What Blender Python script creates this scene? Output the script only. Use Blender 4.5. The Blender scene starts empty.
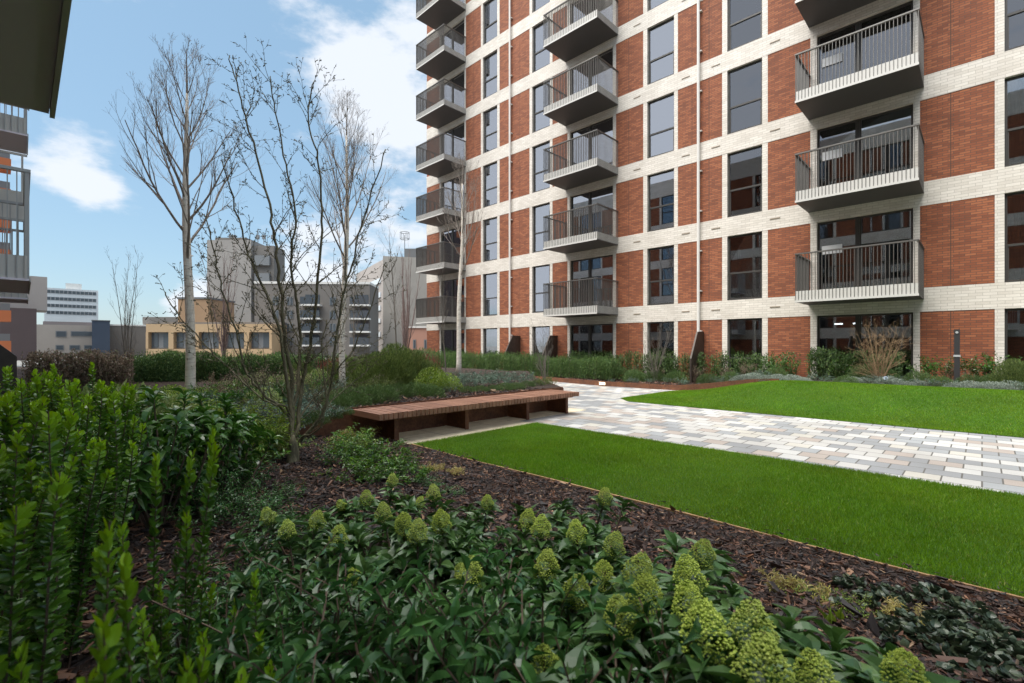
import bpy, math, random
import numpy as np
from mathutils import Vector, Matrix
random.seed(7); RNG = np.random.default_rng(11)
scene = bpy.context.scene
col = scene.collection
R = math.radians

# ------------------------------------------------------------------ camera
F, HZ, EYE = 480.0, 346.0, 1.45
CC, SS = 0.7145, 0.6997                       # camera forward = (-SS, CC), right = (CC, SS)
cam_d = bpy.data.cameras.new('camera'); cam = bpy.data.objects.new('camera', cam_d); col.objects.link(cam)
cam.location = (0, 0, EYE)
cam.rotation_euler = (R(90), 0, math.atan2(SS, CC))
cam_d.sensor_width = 36; cam_d.lens = F / 1024 * 36
cam_d.shift_y = (HZ - 341.5) / 1024
cam_d.clip_start = 0.05; cam_d.clip_end = 3000
cam_d.dof.use_dof = True; cam_d.dof.focus_distance = 5.0; cam_d.dof.aperture_fstop = 5.6
scene.camera = cam

def ray(px, py):
    a = (px - 512) / F; b = (HZ - py) / F
    return np.array((CC * a - SS, SS * a + CC, b))
def at_z(px, py, z=0.0):
    r = ray(px, py); t = (z - EYE) / r[2]; return (r[0] * t, r[1] * t)
def at_y(px, py, y):
    r = ray(px, py); t = y / r[1]; return (r[0] * t, y, EYE + r[2] * t)
def at_t(px, py, t):
    r = ray(px, py); return (r[0] * t, r[1] * t, EYE + r[2] * t)

# ------------------------------------------------------------------ sky, sun, exposure
SUN_EL, SUN_AZ = R(62), R(196)                # azimuth clockwise from +Y
w = bpy.data.worlds.new('World'); scene.world = w; w.use_nodes = True
nt = w.node_tree; nt.nodes.clear()
def N(t, **k):
    n = nt.nodes.new(t)
    for a, b in k.items(): setattr(n, a, b)
    return n
def L(a, b): nt.links.new(a, b)
out = N('ShaderNodeOutputWorld'); bg = N('ShaderNodeBackground')
sky = N('ShaderNodeTexSky', sky_type='NISHITA'); sky.sun_disc = False
sky.sun_elevation = SUN_EL; sky.sun_rotation = SUN_AZ
sky.air_density = 1.25; sky.dust_density = 0.6; sky.ozone_density = 2.2; sky.altitude = 60
tc = N('ShaderNodeTexCoord')
nz = N('ShaderNodeTexNoise'); nz.inputs['Scale'].default_value = 8.0; nz.inputs['Detail'].default_value = 9
nz.inputs['Roughness'].default_value = 0.58
mp = N('ShaderNodeMapping'); mp.inputs['Scale'].default_value = (1, 1, 2.2); mp.inputs['Location'].default_value = (3.1, .7, 1.3)
L(tc.outputs['Generated'], mp.inputs['Vector']); L(mp.outputs[0], nz.inputs['Vector'])
acc = N('ShaderNodeMath', operation='MULTIPLY_ADD'); acc.inputs[1].default_value = 2.6; acc.inputs[2].default_value = -1.55
L(nz.outputs[0], acc.inputs[0]); last = acc.outputs[0]
# clouds of this sky: direction, angular radius, weight, squash
for (px, py, rad, wt) in ((80, 170, .075, .62), (100, 182, .05, .35), (66, 162, .04, .3), (395, 110, .13, .75), (352, 88, .06, .5), (415, 200, .14, .5), (300, 40, .09, .45), (400, 35, .14, .45),
                          (150, 5, .08, .3), (330, 280, .17, .55), (205, 300, .08, .6), (175, 325, .06, .45),
                          (150, 60, .2, -.5), (60, 270, .16, -.5), (215, 170, .16, -.4)):
    v = ray(px, py); v = v / np.linalg.norm(v)
    dn = N('ShaderNodeVectorMath', operation='DISTANCE'); L(tc.outputs['Generated'], dn.inputs[0]); dn.inputs[1].default_value = tuple(v)
    mr = N('ShaderNodeMapRange', interpolation_type='SMOOTHSTEP'); mr.inputs['From Min'].default_value = rad * 1.35
    mr.inputs['From Max'].default_value = rad * .1; mr.inputs['To Min'].default_value = 0; mr.inputs['To Max'].default_value = wt
    L(dn.outputs['Value'], mr.inputs['Value'])
    ad = N('ShaderNodeMath', operation='ADD'); L(last, ad.inputs[0]); L(mr.outputs[0], ad.inputs[1]); last = ad.outputs[0]
# out-of-view sky: cloud added overhead for soft fill, behind for brighter window reflections
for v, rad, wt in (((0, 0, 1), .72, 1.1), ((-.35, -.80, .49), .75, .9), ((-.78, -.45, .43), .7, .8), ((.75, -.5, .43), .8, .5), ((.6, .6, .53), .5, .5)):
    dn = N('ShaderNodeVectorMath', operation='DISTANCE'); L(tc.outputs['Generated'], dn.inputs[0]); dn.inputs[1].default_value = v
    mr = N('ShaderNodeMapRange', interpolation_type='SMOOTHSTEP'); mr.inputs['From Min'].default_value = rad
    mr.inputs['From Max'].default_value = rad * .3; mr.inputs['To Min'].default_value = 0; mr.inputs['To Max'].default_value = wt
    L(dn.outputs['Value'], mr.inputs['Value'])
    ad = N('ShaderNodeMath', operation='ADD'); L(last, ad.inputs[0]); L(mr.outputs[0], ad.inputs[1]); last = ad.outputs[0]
mask = N('ShaderNodeMapRange', interpolation_type='SMOOTHSTEP'); mask.inputs['From Min'].default_value = -.10; mask.inputs['From Max'].default_value = .55
mask.inputs['To Max'].default_value = .93
L(last, mask.inputs['Value'])
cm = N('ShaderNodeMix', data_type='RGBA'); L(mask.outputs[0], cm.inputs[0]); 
hs = N('ShaderNodeMix', data_type='RGBA'); hs.inputs[0].default_value = .72; hs.inputs[7].default_value = (1.25, 2.0, 2.65, 1)
L(sky.outputs[0], hs.inputs[6]); L(hs.outputs[2], cm.inputs[6])
sep = N('ShaderNodeSeparateXYZ'); L(tc.outputs['Generated'], sep.inputs[0])
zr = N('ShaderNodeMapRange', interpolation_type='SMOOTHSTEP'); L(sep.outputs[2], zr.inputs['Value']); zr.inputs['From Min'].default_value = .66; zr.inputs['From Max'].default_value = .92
cb_ = N('ShaderNodeMix', data_type='RGBA'); L(zr.outputs[0], cb_.inputs[0]); cb_.inputs[6].default_value = (3.7, 3.9, 4.2, 1); cb_.inputs[7].default_value = (15, 15, 15, 1)  # unseen overhead cloud made far brighter, added as soft top light
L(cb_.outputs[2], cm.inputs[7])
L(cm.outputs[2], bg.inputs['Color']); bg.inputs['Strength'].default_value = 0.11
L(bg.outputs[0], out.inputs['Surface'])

sd = bpy.data.lights.new('sun', 'SUN'); sun = bpy.data.objects.new('sun', sd); col.objects.link(sun)
sd.energy = 2.8; sd.angle = R(55); sd.color = (1.0, .955, .89)
to_sun = Vector((math.sin(SUN_AZ) * math.cos(SUN_EL), math.cos(SUN_AZ) * math.cos(SUN_EL), math.sin(SUN_EL)))
sun.rotation_euler = to_sun.to_track_quat('Z', 'Y').to_euler(); sun.location = (0, 0, 60)
scene.view_settings.view_transform = 'Standard'; scene.view_settings.look = 'None'
scene.view_settings.exposure = 1.2; scene.view_settings.gamma = 1
scene.render.engine = 'CYCLES'
scene.cycles.max_bounces = 6; scene.cycles.transparent_max_bounces = 8

# ------------------------------------------------------------------ mesh helpers
class MB:
    """collects vertices and faces (numpy) and links them as one mesh object"""
    def __init__(s): s.v = []; s.f = []; s.n = 0; s.t = []
    def add(s, V, faces, tint=0.0):
        V = np.asarray(V, dtype=np.float64).reshape(-1, 3)
        for arr in faces: s.f.append(np.asarray(arr, dtype=np.int64) + s.n)
        s.v.append(V); s.n += len(V)
        s.t.append(np.full(len(V), tint, dtype=np.float32) if np.isscalar(tint) else np.asarray(tint, dtype=np.float32))
        return s
    def box(s, x0, x1, y0, y1, z0, z1):
        V = [(x0,y0,z0),(x1,y0,z0),(x1,y1,z0),(x0,y1,z0),(x0,y0,z1),(x1,y0,z1),(x1,y1,z1),(x0,y1,z1)]
        return s.add(V, [np.array([(0,3,2,1),(4,5,6,7),(0,1,5,4),(1,2,6,5),(2,3,7,6),(3,0,4,7)])])
    def prism(s, poly, axis, a0, a1):
        """poly: 2D outline extruded along axis ('x','y','z')"""
        n = len(poly); V = []
        for a in (a0, a1):
            for (p, q) in poly:
                V.append({'x': (a, p, q), 'y': (p, a, q), 'z': (p, q, a)}[axis])
        s.add(V, [np.array([[i, (i+1) % n, n+(i+1) % n, n+i] for i in range(n)]), np.array([list(range(n))[::-1]]), np.array([list(range(n, 2*n))])])
        return s
    def tube(s, P, r, k=5, cap=True):
        P = np.asarray(P, float); m = len(P); r = np.broadcast_to(np.asarray(r, float), (m,))
        T = np.gradient(P, axis=0); T /= (np.linalg.norm(T, axis=1, keepdims=True) + 1e-9)
        ref = np.array([0.31, 0.95, 0.1]) if abs(T[:, 1]).mean() < .8 else np.array([1, 0.1, 0.2])
        A = np.cross(T, ref); A /= (np.linalg.norm(A, axis=1, keepdims=True) + 1e-9); B = np.cross(T, A)
        th = np.arange(k) / k * 2 * math.pi
        V = P[:, None, :] + r[:, None, None] * (np.cos(th)[None, :, None] * A[:, None, :] + np.sin(th)[None, :, None] * B[:, None, :])
        i = np.arange(m - 1)[:, None] * k; j = np.arange(k)[None, :]; j2 = (j + 1) % k
        q = np.stack([i + j, i + j2, i + k + j2, i + k + j], -1).reshape(-1, 4)
        fs = [q]
        if cap and r[-1] > .004: fs.append(np.array([list(range((m-1)*k, m*k))])); 
        if cap and r[0] > .004: fs.append(np.array([list(range(k))[::-1]]))
        return s.add(V.reshape(-1, 3), fs)
    def build(s, name, mat=None, parent=None, smooth=False, loc=None):
        me = bpy.data.meshes.new(name)
        V = np.concatenate(s.v); me.vertices.add(len(V)); me.vertices.foreach_set('co', V.astype(np.float32).ravel())
        lens = np.concatenate([np.full(len(a), a.shape[1], dtype=np.int32) for a in s.f])
        loops = np.concatenate([a.ravel() for a in s.f]).astype(np.int32)
        me.loops.add(len(loops)); me.loops.foreach_set('vertex_index', loops)
        me.polygons.add(len(lens)); st = np.concatenate([[0], np.cumsum(lens)[:-1]]).astype(np.int32)
        me.polygons.foreach_set('loop_start', st); me.polygons.foreach_set('loop_total', lens)
        me.polygons.foreach_set('use_smooth', np.full(len(lens), bool(smooth)))
        at = me.attributes.new('tint', 'FLOAT', 'POINT'); at.data.foreach_set('value', np.concatenate(s.t))
        me.update(calc_edges=True); me.validate()
        if mat: me.materials.append(mat)
        o = bpy.data.objects.new(name, me); col.objects.link(o)
        if parent: o.parent = parent
        if loc is not None: o.location = loc
        return o

def tag(o, label=None, cat=None, group=None, kind=None):
    if label: o['label'] = label
    if cat: o['category'] = cat
    if group: o['group'] = group
    if kind: o['kind'] = kind
    return o
def empty(name, loc=(0,0,0), rz=0.0, label=None, cat=None, group=None):
    o = bpy.data.objects.new(name, None); col.objects.link(o); o.location = loc; o.rotation_euler = (0,0,rz)
    o.empty_display_size = .2
    return tag(o, label, cat, group)
def copy_tree(o, parent=None):
    c = o.copy(); col.objects.link(c)
    if parent: c.parent = parent
    for ch in list(o.children):
        if ch.name != c.name: copy_tree(ch, c)
    return c
def struct(o): o['kind'] = 'structure'; return o

# ------------------------------------------------------------------ materials
def mat(name, color=(.5,.5,.5), rough=.6, metal=0.0, spec=.5):
    m = bpy.data.materials.new(name); m.use_nodes = True
    b = m.node_tree.nodes['Principled BSDF']
    b.inputs['Base Color'].default_value = (*color, 1); b.inputs['Roughness'].default_value = rough
    b.inputs['Metallic'].default_value = metal; b.inputs['Specular IOR Level'].default_value = spec
    return m
class NT:
    def __init__(s, m): s.m = m; s.t = m.node_tree; s.b = s.t.nodes['Principled BSDF']; s.out = s.t.nodes['Material Output']
    def n(s, t, ins=None, **k):
        x = s.t.nodes.new(t)
        for a, b in k.items(): setattr(x, a, b)
        for a, b in (ins or {}).items(): 
            if isinstance(b, bpy.types.NodeSocket): s.t.links.new(b, x.inputs[a])
            else: x.inputs[a].default_value = b
        return x
    def l(s, a, b): s.t.links.new(a, b)
    def noise(s, vec, scale, detail=5, rough=.55):
        return s.n('ShaderNodeTexNoise', {'Vector': vec, 'Scale': scale, 'Detail': detail, 'Roughness': rough}).outputs[0]
    def ramp(s, fac, stops, interp='LINEAR'):
        r = s.n('ShaderNodeValToRGB'); s.l(fac, r.inputs[0]); cr = r.color_ramp; cr.interpolation = interp
        while len(cr.elements) < len(stops): cr.elements.new(.5)
        for e, (p, c) in zip(cr.elements, stops): e.position = p; e.color = (*c, 1)
        return r.outputs[0]
    def mix(s, f, a, b, blend='MIX'):
        x = s.n('ShaderNodeMix', data_type='RGBA', blend_type=blend)
        for i, v in ((0, f), (6, a), (7, b)):
            if isinstance(v, bpy.types.NodeSocket): s.l(v, x.inputs[i])
            else: x.inputs[i].default_value = v if i == 0 else (*v, 1)
        return x.outputs[2]
    def bump(s, h, strength=.3, dist=.01):
        x = s.n('ShaderNodeBump', {'Height': h, 'Strength': strength, 'Distance': dist}); s.l(x.outputs[0], s.b.inputs['Normal'])
    def obj(s): return s.n('ShaderNodeTexCoord').outputs['Object']
    def facade_vec(s):
        sp = s.n('ShaderNodeSeparateXYZ', {0: s.obj()})
        ad = s.n('ShaderNodeMath', {0: sp.outputs[0], 1: sp.outputs[1]}, operation='ADD')
        return s.n('ShaderNodeCombineXYZ', {0: ad.outputs[0], 1: sp.outputs[2]}).outputs[0]

def brick_mat(name, c1, c2, c3, mortar, bw, bh, mw, rough=.8, bs=.5):
    m = mat(name, rough=rough); q = NT(m); vec = q.facade_vec()
    br = q.n('ShaderNodeTexBrick', {'Vector': vec, 'Color1': (0,0,0,1), 'Color2': (1,1,1,1), 'Mortar': (0,0,0,1), 'Scale': 1.0,
        'Mortar Size': mw, 'Mortar Smooth': .15, 'Bias': 0.0, 'Brick Width': bw, 'Row Height': bh}); br.offset = .5
    c = q.ramp(br.outputs['Color'], [(0, c1), (.5, c2), (1, c3)])
    big = q.noise(q.obj(), .9, 4); c = q.mix(.35, c, q.ramp(big, [(.3, tuple(x*.72 for x in c2)), (.7, tuple(min(1, x*1.18) for x in c2))]))
    fine = q.noise(q.obj(), 60, 3); c = q.mix(.12, c, q.ramp(fine, [(.3, (0.02,)*3), (.7, (.9,.8,.7))]), 'OVERLAY')
    c = q.mix(br.outputs['Fac'], c, mortar)
    q.l(c, q.b.inputs['Base Color'])
    h = q.n('ShaderNodeMath', {0: 1.0, 1: br.outputs['Fac']}, operation='SUBTRACT').outputs[0]
    q.bump(h, bs, .008)
    return m
M = {}
M['red_brick'] = brick_mat('red_brick', (.17,.050,.024), (.30,.092,.038), (.42,.150,.066), (.11,.06,.042), .225, .065, .007)
M['white_brick'] = brick_mat('white_brick', (.60,.56,.50), (.70,.66,.60), (.78,.74,.68), (.44,.40,.35), .28, .080, .005, rough=.45, bs=.35)
M['joint'] = mat('joint_sealant', (.09,.05,.035), .8)
M['frame'] = mat('frame_paint', (.055,.052,.048), .38)
M['pipe'] = mat('white_pipe_paint', (.72,.70,.66), .35)
M['bar'] = mat('champagne_metal', (.16,.155,.145), .38, .55)
M['fascia'] = mat('fascia_metal', (.58,.57,.54), .45, .1)
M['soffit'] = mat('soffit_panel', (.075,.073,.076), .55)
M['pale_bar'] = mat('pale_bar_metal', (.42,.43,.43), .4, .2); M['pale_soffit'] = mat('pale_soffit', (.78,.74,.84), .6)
M['vent'] = mat('vent_brown', (.30,.25,.19), .6)
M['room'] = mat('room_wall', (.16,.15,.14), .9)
def cloth(name, c):
    m = mat(name, c, .85); q = NT(m); wv = q.n('ShaderNodeTexWave', {'Vector': q.obj(), 'Scale': 5.0, 'Distortion': 2.0}); q.bump(wv.outputs['Fac'], .6, .03); return m
M['curtain'] = cloth('curtain_white', (.80,.82,.84)); M['curtain_green'] = cloth('curtain_green', (.05,.30,.16)); M['curtain_grey'] = cloth('curtain_grey', (.2,.21,.23))
def glass(name, ior, tint, ref=(.9,.93,1)):
    m = mat(name); q = NT(m)
    nz_ = q.noise(q.obj(), .8, 2); bmp = q.n('ShaderNodeBump', {'Height': nz_, 'Strength': .02, 'Distance': .01})
    fr = q.n('ShaderNodeFresnel', {'IOR': ior, 'Normal': bmp.outputs[0]})
    tr = q.n('ShaderNodeBsdfTransparent', {'Color': (*tint, 1)}); gl = q.n('ShaderNodeBsdfGlossy', {'Color': (*ref, 1), 'Roughness': .015, 'Normal': bmp.outputs[0]})
    mx = q.n('ShaderNodeMixShader', {0: fr.outputs[0], 1: tr.outputs[0], 2: gl.outputs[0]}); q.l(mx.outputs[0], q.out.inputs[0]); return m
M['glass'] = glass('window_glass', 5.5, (.84,.88,.88)); M['glass_dark'] = glass('window_glass_dark', 2.7, (.78,.84,.84))
def corten():
    m = mat('corten_steel', rough=.75); q = NT(m); n1 = q.noise(q.obj(), 3.5, 8, .7); n2 = q.noise(q.obj(), 28, 4)
    c = q.ramp(n1, [(.3, (.055,.022,.013)), (.5, (.13,.048,.022)), (.72, (.22,.085,.035))])
    c = q.mix(.25, c, q.ramp(n2, [(.35, (.05,.02,.012)), (.65, (.26,.11,.05))])); q.l(c, q.b.inputs['Base Color']); q.bump(n2, .25, .004); return m
M['corten'] = corten()
def dark_metal():
    m = mat('bronze_plate', (.055,.043,.036), .5, .3); q = NT(m); q.l(q.ramp(q.noise(q.obj(), 4, 5), [(.3,(.04,.03,.026)),(.7,(.08,.062,.05))]), q.b.inputs['Base Color']); return m
M['bronze'] = dark_metal()
def wood():
    m = mat('hardwood', rough=.6); q = NT(m)
    g = q.n('ShaderNodeNewGeometry').outputs['Random Per Island']
    c = q.ramp(g, [(0, (.16,.075,.045)), (.5, (.24,.118,.072)), (1, (.33,.17,.108))])
    mp_ = q.n('ShaderNodeMapping', {'Vector': q.obj(), 'Scale': (2.5, 60, 40)})
    n1 = q.noise(mp_.outputs[0], 1.0, 5); c = q.mix(.35, c, q.ramp(n1, [(.35, (.10,.04,.022)), (.7, (.45,.22,.13))]), 'MIX')
    q.l(c, q.b.inputs['Base Color']); q.bump(n1, .2, .003); return m
M['wood'] = wood()
def edging_wood():
    m = mat('edging_timber', rough=.8); q = NT(m); q.l(q.ramp(q.noise(q.obj(), 9, 5), [(.3,(.20,.11,.05)),(.7,(.42,.26,.13))]), q.b.inputs['Base Color']); return m
M['edging'] = edging_wood()
def pavers():
    m = mat('block_paving', rough=.75); q = NT(m)
    br = q.n('ShaderNodeTexBrick', {'Vector': q.obj(), 'Color1': (0,0,0,1), 'Color2': (1,1,1,1), 'Mortar': (0,0,0,1), 'Scale': 1.0,
        'Mortar Size': .008, 'Mortar Smooth': .1, 'Bias': 0.0, 'Brick Width': .32, 'Row Height': .30}); br.offset = .5
    c = q.ramp(br.outputs['Color'], [(0, (.41,.405,.39)), (.22, (.45,.45,.44)), (.42, (.235,.245,.255)), (.62, (.275,.29,.30)), (.76, (.335,.295,.265)), (.88, (.42,.405,.365)), (.95, (.35,.31,.28))], 'CONSTANT')
    n1 = q.noise(q.obj(), 90, 4, .7); c = q.mix(.22, c, q.ramp(n1, [(.35, (.25,.25,.25)), (.65, (.85,.85,.83))]), 'OVERLAY')
    n2 = q.noise(q.obj(), .7, 5); c = q.mix(.35, c, q.ramp(n2, [(.35, (.28,.27,.25)), (.65, (.62,.62,.61))]), 'OVERLAY')
    c = q.mix(br.outputs['Fac'], c, (.10,.095,.085)); q.l(c, q.b.inputs['Base Color'])
    h = q.n('ShaderNodeMath', {0: 1.0, 1: br.outputs['Fac']}, operation='SUBTRACT').outputs[0]; q.bump(h, .5, .006); return m
M['pavers'] = pavers()
def slabs():
    m = mat('buff_slabs', rough=.8); q = NT(m)
    br = q.n('ShaderNodeTexBrick', {'Vector': q.obj(), 'Color1': (0,0,0,1), 'Color2': (1,1,1,1), 'Mortar': (0,0,0,1), 'Scale': 1.0,
        'Mortar Size': .006, 'Mortar Smooth': .1, 'Bias': 0.0, 'Brick Width': .6, 'Row Height': .6}); br.offset = .5
    c = q.ramp(br.outputs['Color'], [(0, (.58,.50,.35)), (1, (.66,.59,.44))])
    n1 = q.noise(q.obj(), 8, 6, .7); c = q.mix(.5, c, q.ramp(n1, [(.35, (.46,.39,.27)), (.65, (.72,.66,.50))]))
    c = q.mix(br.outputs['Fac'], c, (.16,.14,.11)); q.l(c, q.b.inputs['Base Color']); return m
M['slabs'] = slabs()
def soil():
    m = mat('mulch_soil', rough=.95); q = NT(m); n1 = q.noise(q.obj(), 45, 6, .75)
    q.l(q.ramp(n1, [(.3, (.010,.007,.005)), (.55, (.035,.020,.013)), (.75, (.09,.05,.03))]), q.b.inputs['Base Color']); q.bump(n1, 1.0, .03); return m
M['soil'] = soil()
def turf(name, a, b):
    m = mat(name, rough=.7, spec=.25); q = NT(m); n1 = q.noise(q.obj(), 1.3, 5); n2 = q.noise(q.obj(), 130, 4, .7)
    c = q.ramp(n1, [(.3, a), (.7, b)]); c = q.mix(.6, c, q.ramp(n2, [(.35, tuple(x*.35 for x in a)), (.68, tuple(x*1.5 for x in b))]))
    q.l(c, q.b.inputs['Base Color']); q.bump(n2, .8, .02); return m
M['turf'] = turf('turf_base', (.035,.095,.006), (.05,.13,.008))
def island(name, stops, rough=.5, transl=.0, tip=None, spec=.5, vein=0):
    m = mat(name, rough=rough, spec=spec); q = NT(m)
    g = q.n('ShaderNodeNewGeometry'); c = q.ramp(g.outputs['Random Per Island'], stops)
    ob = q.n('ShaderNodeObjectInfo').outputs['Random']
    hv = q.n('ShaderNodeHueSaturation', {'Hue': .5, 'Color': c}); mr = q.n('ShaderNodeMapRange', {'Value': ob, 'To Min': .82, 'To Max': 1.2})
    q.l(mr.outputs[0], hv.inputs['Value']); c = hv.outputs[0]
    if tip is not None:
        at = q.n('ShaderNodeAttribute', attribute_name='tint'); c = q.mix(at.outputs['Fac'], c, tip)
    q.l(c, q.b.inputs['Base Color'])
    if transl > 0:
        tl = q.n('ShaderNodeBsdfTranslucent'); lc = q.n('ShaderNodeHueSaturation', {'Hue': .49, 'Saturation': 1.1, 'Value': 1.5, 'Color': c}); q.l(lc.outputs[0], tl.inputs[0])
        mx = q.n('ShaderNodeMixShader', {0: transl, 1: q.b.outputs[0], 2: tl.outputs[0]}); q.l(mx.outputs[0], q.out.inputs[0])
    return m
M['grass'] = island('grass_blades', [(0, (0.076,0.161,0.006)), (.5, (0.117,0.239,0.009)), (.95, (0.172,0.322,0.017)), (1, (0.364,0.351,0.102))], .5, .3, spec=.3)
def patchy(m):
    q = NT(m); hs_ = [n_ for n_ in q.t.nodes if n_.bl_idname == 'ShaderNodeHueSaturation'][0]; n1 = q.noise(q.obj(), 1.1, 5, .6)
    mr = q.n('ShaderNodeMapRange', {'Value': n1, 'From Min': .3, 'From Max': .7, 'To Min': .80, 'To Max': 1.22}); h2 = q.n('ShaderNodeMapRange', {'Value': q.noise(q.obj(), .6, 3), 'From Min': .3, 'From Max': .7, 'To Min': .515, 'To Max': .488})
    q.l(mr.outputs[0], hs_.inputs['Value']); q.l(h2.outputs[0], hs_.inputs['Hue'])
patchy(M['grass'])
M['chips'] = island('bark_chips', [(0, (.008,.006,.006)), (.35, (.022,.012,.010)), (.65, (.055,.026,.017)), (.88, (.12,.052,.028)), (.97, (.22,.11,.06)), (1, (.38,.26,.16))], .6)
M['euonymus'] = island('evergreen_leaf', [(0, (0.034,0.093,0.016)), (.6, (0.065,0.166,0.023)), (1, (0.116,0.251,0.034))], .28, .25, (.32,.54,.03))
M['skimmia'] = island('skimmia_leaf', [(0, (0.037,0.093,0.024)), (.6, (0.069,0.151,0.043)), (1, (0.122,0.223,0.065))], .33, .15, (.12,.22,.03))
M['skimmia_head'] = island('skimmia_buds', [(0, (0.246,0.327,0.040)), (.5, (0.403,0.508,0.068)), (1, (0.560,0.653,0.128))], .55, .1)
M['sarco'] = island('glossy_dark_leaf', [(0, (0.027,0.083,0.022)), (.6, (0.052,0.141,0.039)), (1, (0.100,0.225,0.057))], .26, .12, (.07,.16,.03))
M['laurel'] = island('broad_leaf', [(0, (0.025,0.079,0.016)), (.6, (0.051,0.136,0.023)), (1, (0.086,0.200,0.033))], .28, .2, (.14,.28,.03))
M['blue'] = island('blue_green_leaf', [(0, (0.052,0.098,0.069)), (.6, (0.098,0.161,0.115)), (1, (0.161,0.230,0.172))], .5, .15)
M['silver'] = island('silver_leaf', [(0, (.13,.17,.13)), (.6, (.24,.29,.24)), (1, (.40,.45,.40))], .6, .15)
M['lime'] = island('lime_leaf', [(0, (.09,.16,.02)), (.6, (.17,.27,.035)), (1, (.30,.38,.07))], .45, .25)
M['cream'] = island('cream_green_leaf', [(0, (.12,.19,.05)), (.5, (.24,.31,.10)), (1, (.46,.50,.24))], .5, .2)
M['conifer'] = island('fine_needle', [(0, (0.039,0.081,0.023)), (.6, (0.075,0.137,0.036)), (1, (0.130,0.195,0.058))], .6, .15)
M['willow'] = island('soft_olive_leaf', [(0, (0.066,0.102,0.029)), (.6, (0.120,0.174,0.048)), (1, (0.204,0.252,0.078))], .55, .25)
M['yew'] = island('yew_needle', [(0, (0.041,0.087,0.025)), (.6, (0.085,0.165,0.044)), (1, (0.171,0.255,0.068))], .55, .12)
M['beech'] = island('copper_dry_leaf', [(0, (0.128,0.100,0.074)), (.5, (0.230,0.170,0.116)), (.8, (0.306,0.240,0.179)), (1, (0.136,0.190,0.074))], .7, .2)
M['deadtuft'] = island('straw_leaf', [(0, (0.399,0.315,0.126)), (.6, (0.589,0.525,0.252)), (1, (0.475,0.462,0.112))], .6, .2)
M['heuch'] = island('ground_leaf', [(0, (0.026,0.046,0.029)), (.6, (0.052,0.081,0.047)), (1, (0.098,0.130,0.072))], .35, .1)
M['redstem'] = island('red_twigs', [(0, (.16,.02,.025)), (1, (.28,.045,.05))], .5)
M['twig'] = island('brown_twigs', [(0, (.08,.052,.035)), (1, (.17,.115,.08))], .8)
M['tan_twig'] = island('tan_twigs', [(0, (.16,.10,.055)), (1, (.30,.20,.11))], .8)
M['grey_twig'] = island('grey_twigs', [(0, (.11,.095,.08)), (1, (.20,.175,.145))], .8)
M['mauve_twig'] = island('mauve_twigs', [(0, (.14,.095,.085)), (1, (.24,.175,.16))], .8)
def bark(name, stops, sc):
    m = mat(name, rough=.85); q = NT(m); mp_ = q.n('ShaderNodeMapping', {'Vector': q.obj(), 'Scale': (1, 1, .3)})
    n1 = q.noise(mp_.outputs[0], sc, 6, .7); q.l(q.ramp(n1, stops), q.b.inputs['Base Color']); q.bump(n1, .7, .012); return m
M['moss_bark'] = bark('mossy_bark', [(.3, (.06,.052,.032)), (.5, (.13,.115,.066)), (.7, (.23,.21,.13))], 30)
M['birch_branch'] = bark('birch_branch', [(.3, (.17,.14,.12)), (.7, (.36,.31,.27))], 20)
def birchbark():
    m = mat('birch_bark', rough=.7); q = NT(m); mp_ = q.n('ShaderNodeMapping', {'Vector': q.obj(), 'Scale': (3, 3, 22)})
    n1 = q.noise(mp_.outputs[0], 1.6, 5, .65); n2 = q.noise(q.obj(), 7, 5, .7)
    c = q.ramp(n1, [(.30, (.10,.08,.065)), (.40, (.62,.57,.50)), (.6, (.80,.75,.67))]); c = q.mix(.4, c, q.ramp(n2, [(.35, (.42,.34,.25)), (.6, (.82,.78,.71))]))
    q.l(c, q.b.inputs['Base Color']); q.bump(n1, .4, .004); return m
M['birch'] = birchbark()
def emit(name, c, s):
    m = mat(name, c, .4); b = m.node_tree.nodes['Principled BSDF']; b.inputs['Emission Color'].default_value = (*c, 1); b.inputs['Emission Strength'].default_value = s; return m
M['lamp_warm'] = emit('lamp_warm', (1.0, .86, .6), .9); M['lamp_green'] = emit('lamp_green', (.62,.92,.12), .8); M['lamp_white'] = emit('lamp_white', (.9,.95,1), 2.0)
M['black'] = mat('black_paint', (.03,.03,.032), .5); M['paper'] = mat('paper', (.75,.76,.77), .7); M['band_grey'] = mat('pale_metal', (.5,.52,.53), .4, .3)
M['blue_lens'] = mat('blue_grey_lens', (.25,.33,.45), .15)
def wallmat(name, c, var=.15, sc=.25):
    m = mat(name, c, .85); q = NT(m); n1 = q.noise(q.obj(), sc, 6, .65)
    q.l(q.ramp(n1, [(.3, tuple(x*(1-var) for x in c)), (.7, tuple(min(1, x*(1+var)) for x in c))]), q.b.inputs['Base Color']); return m
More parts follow.
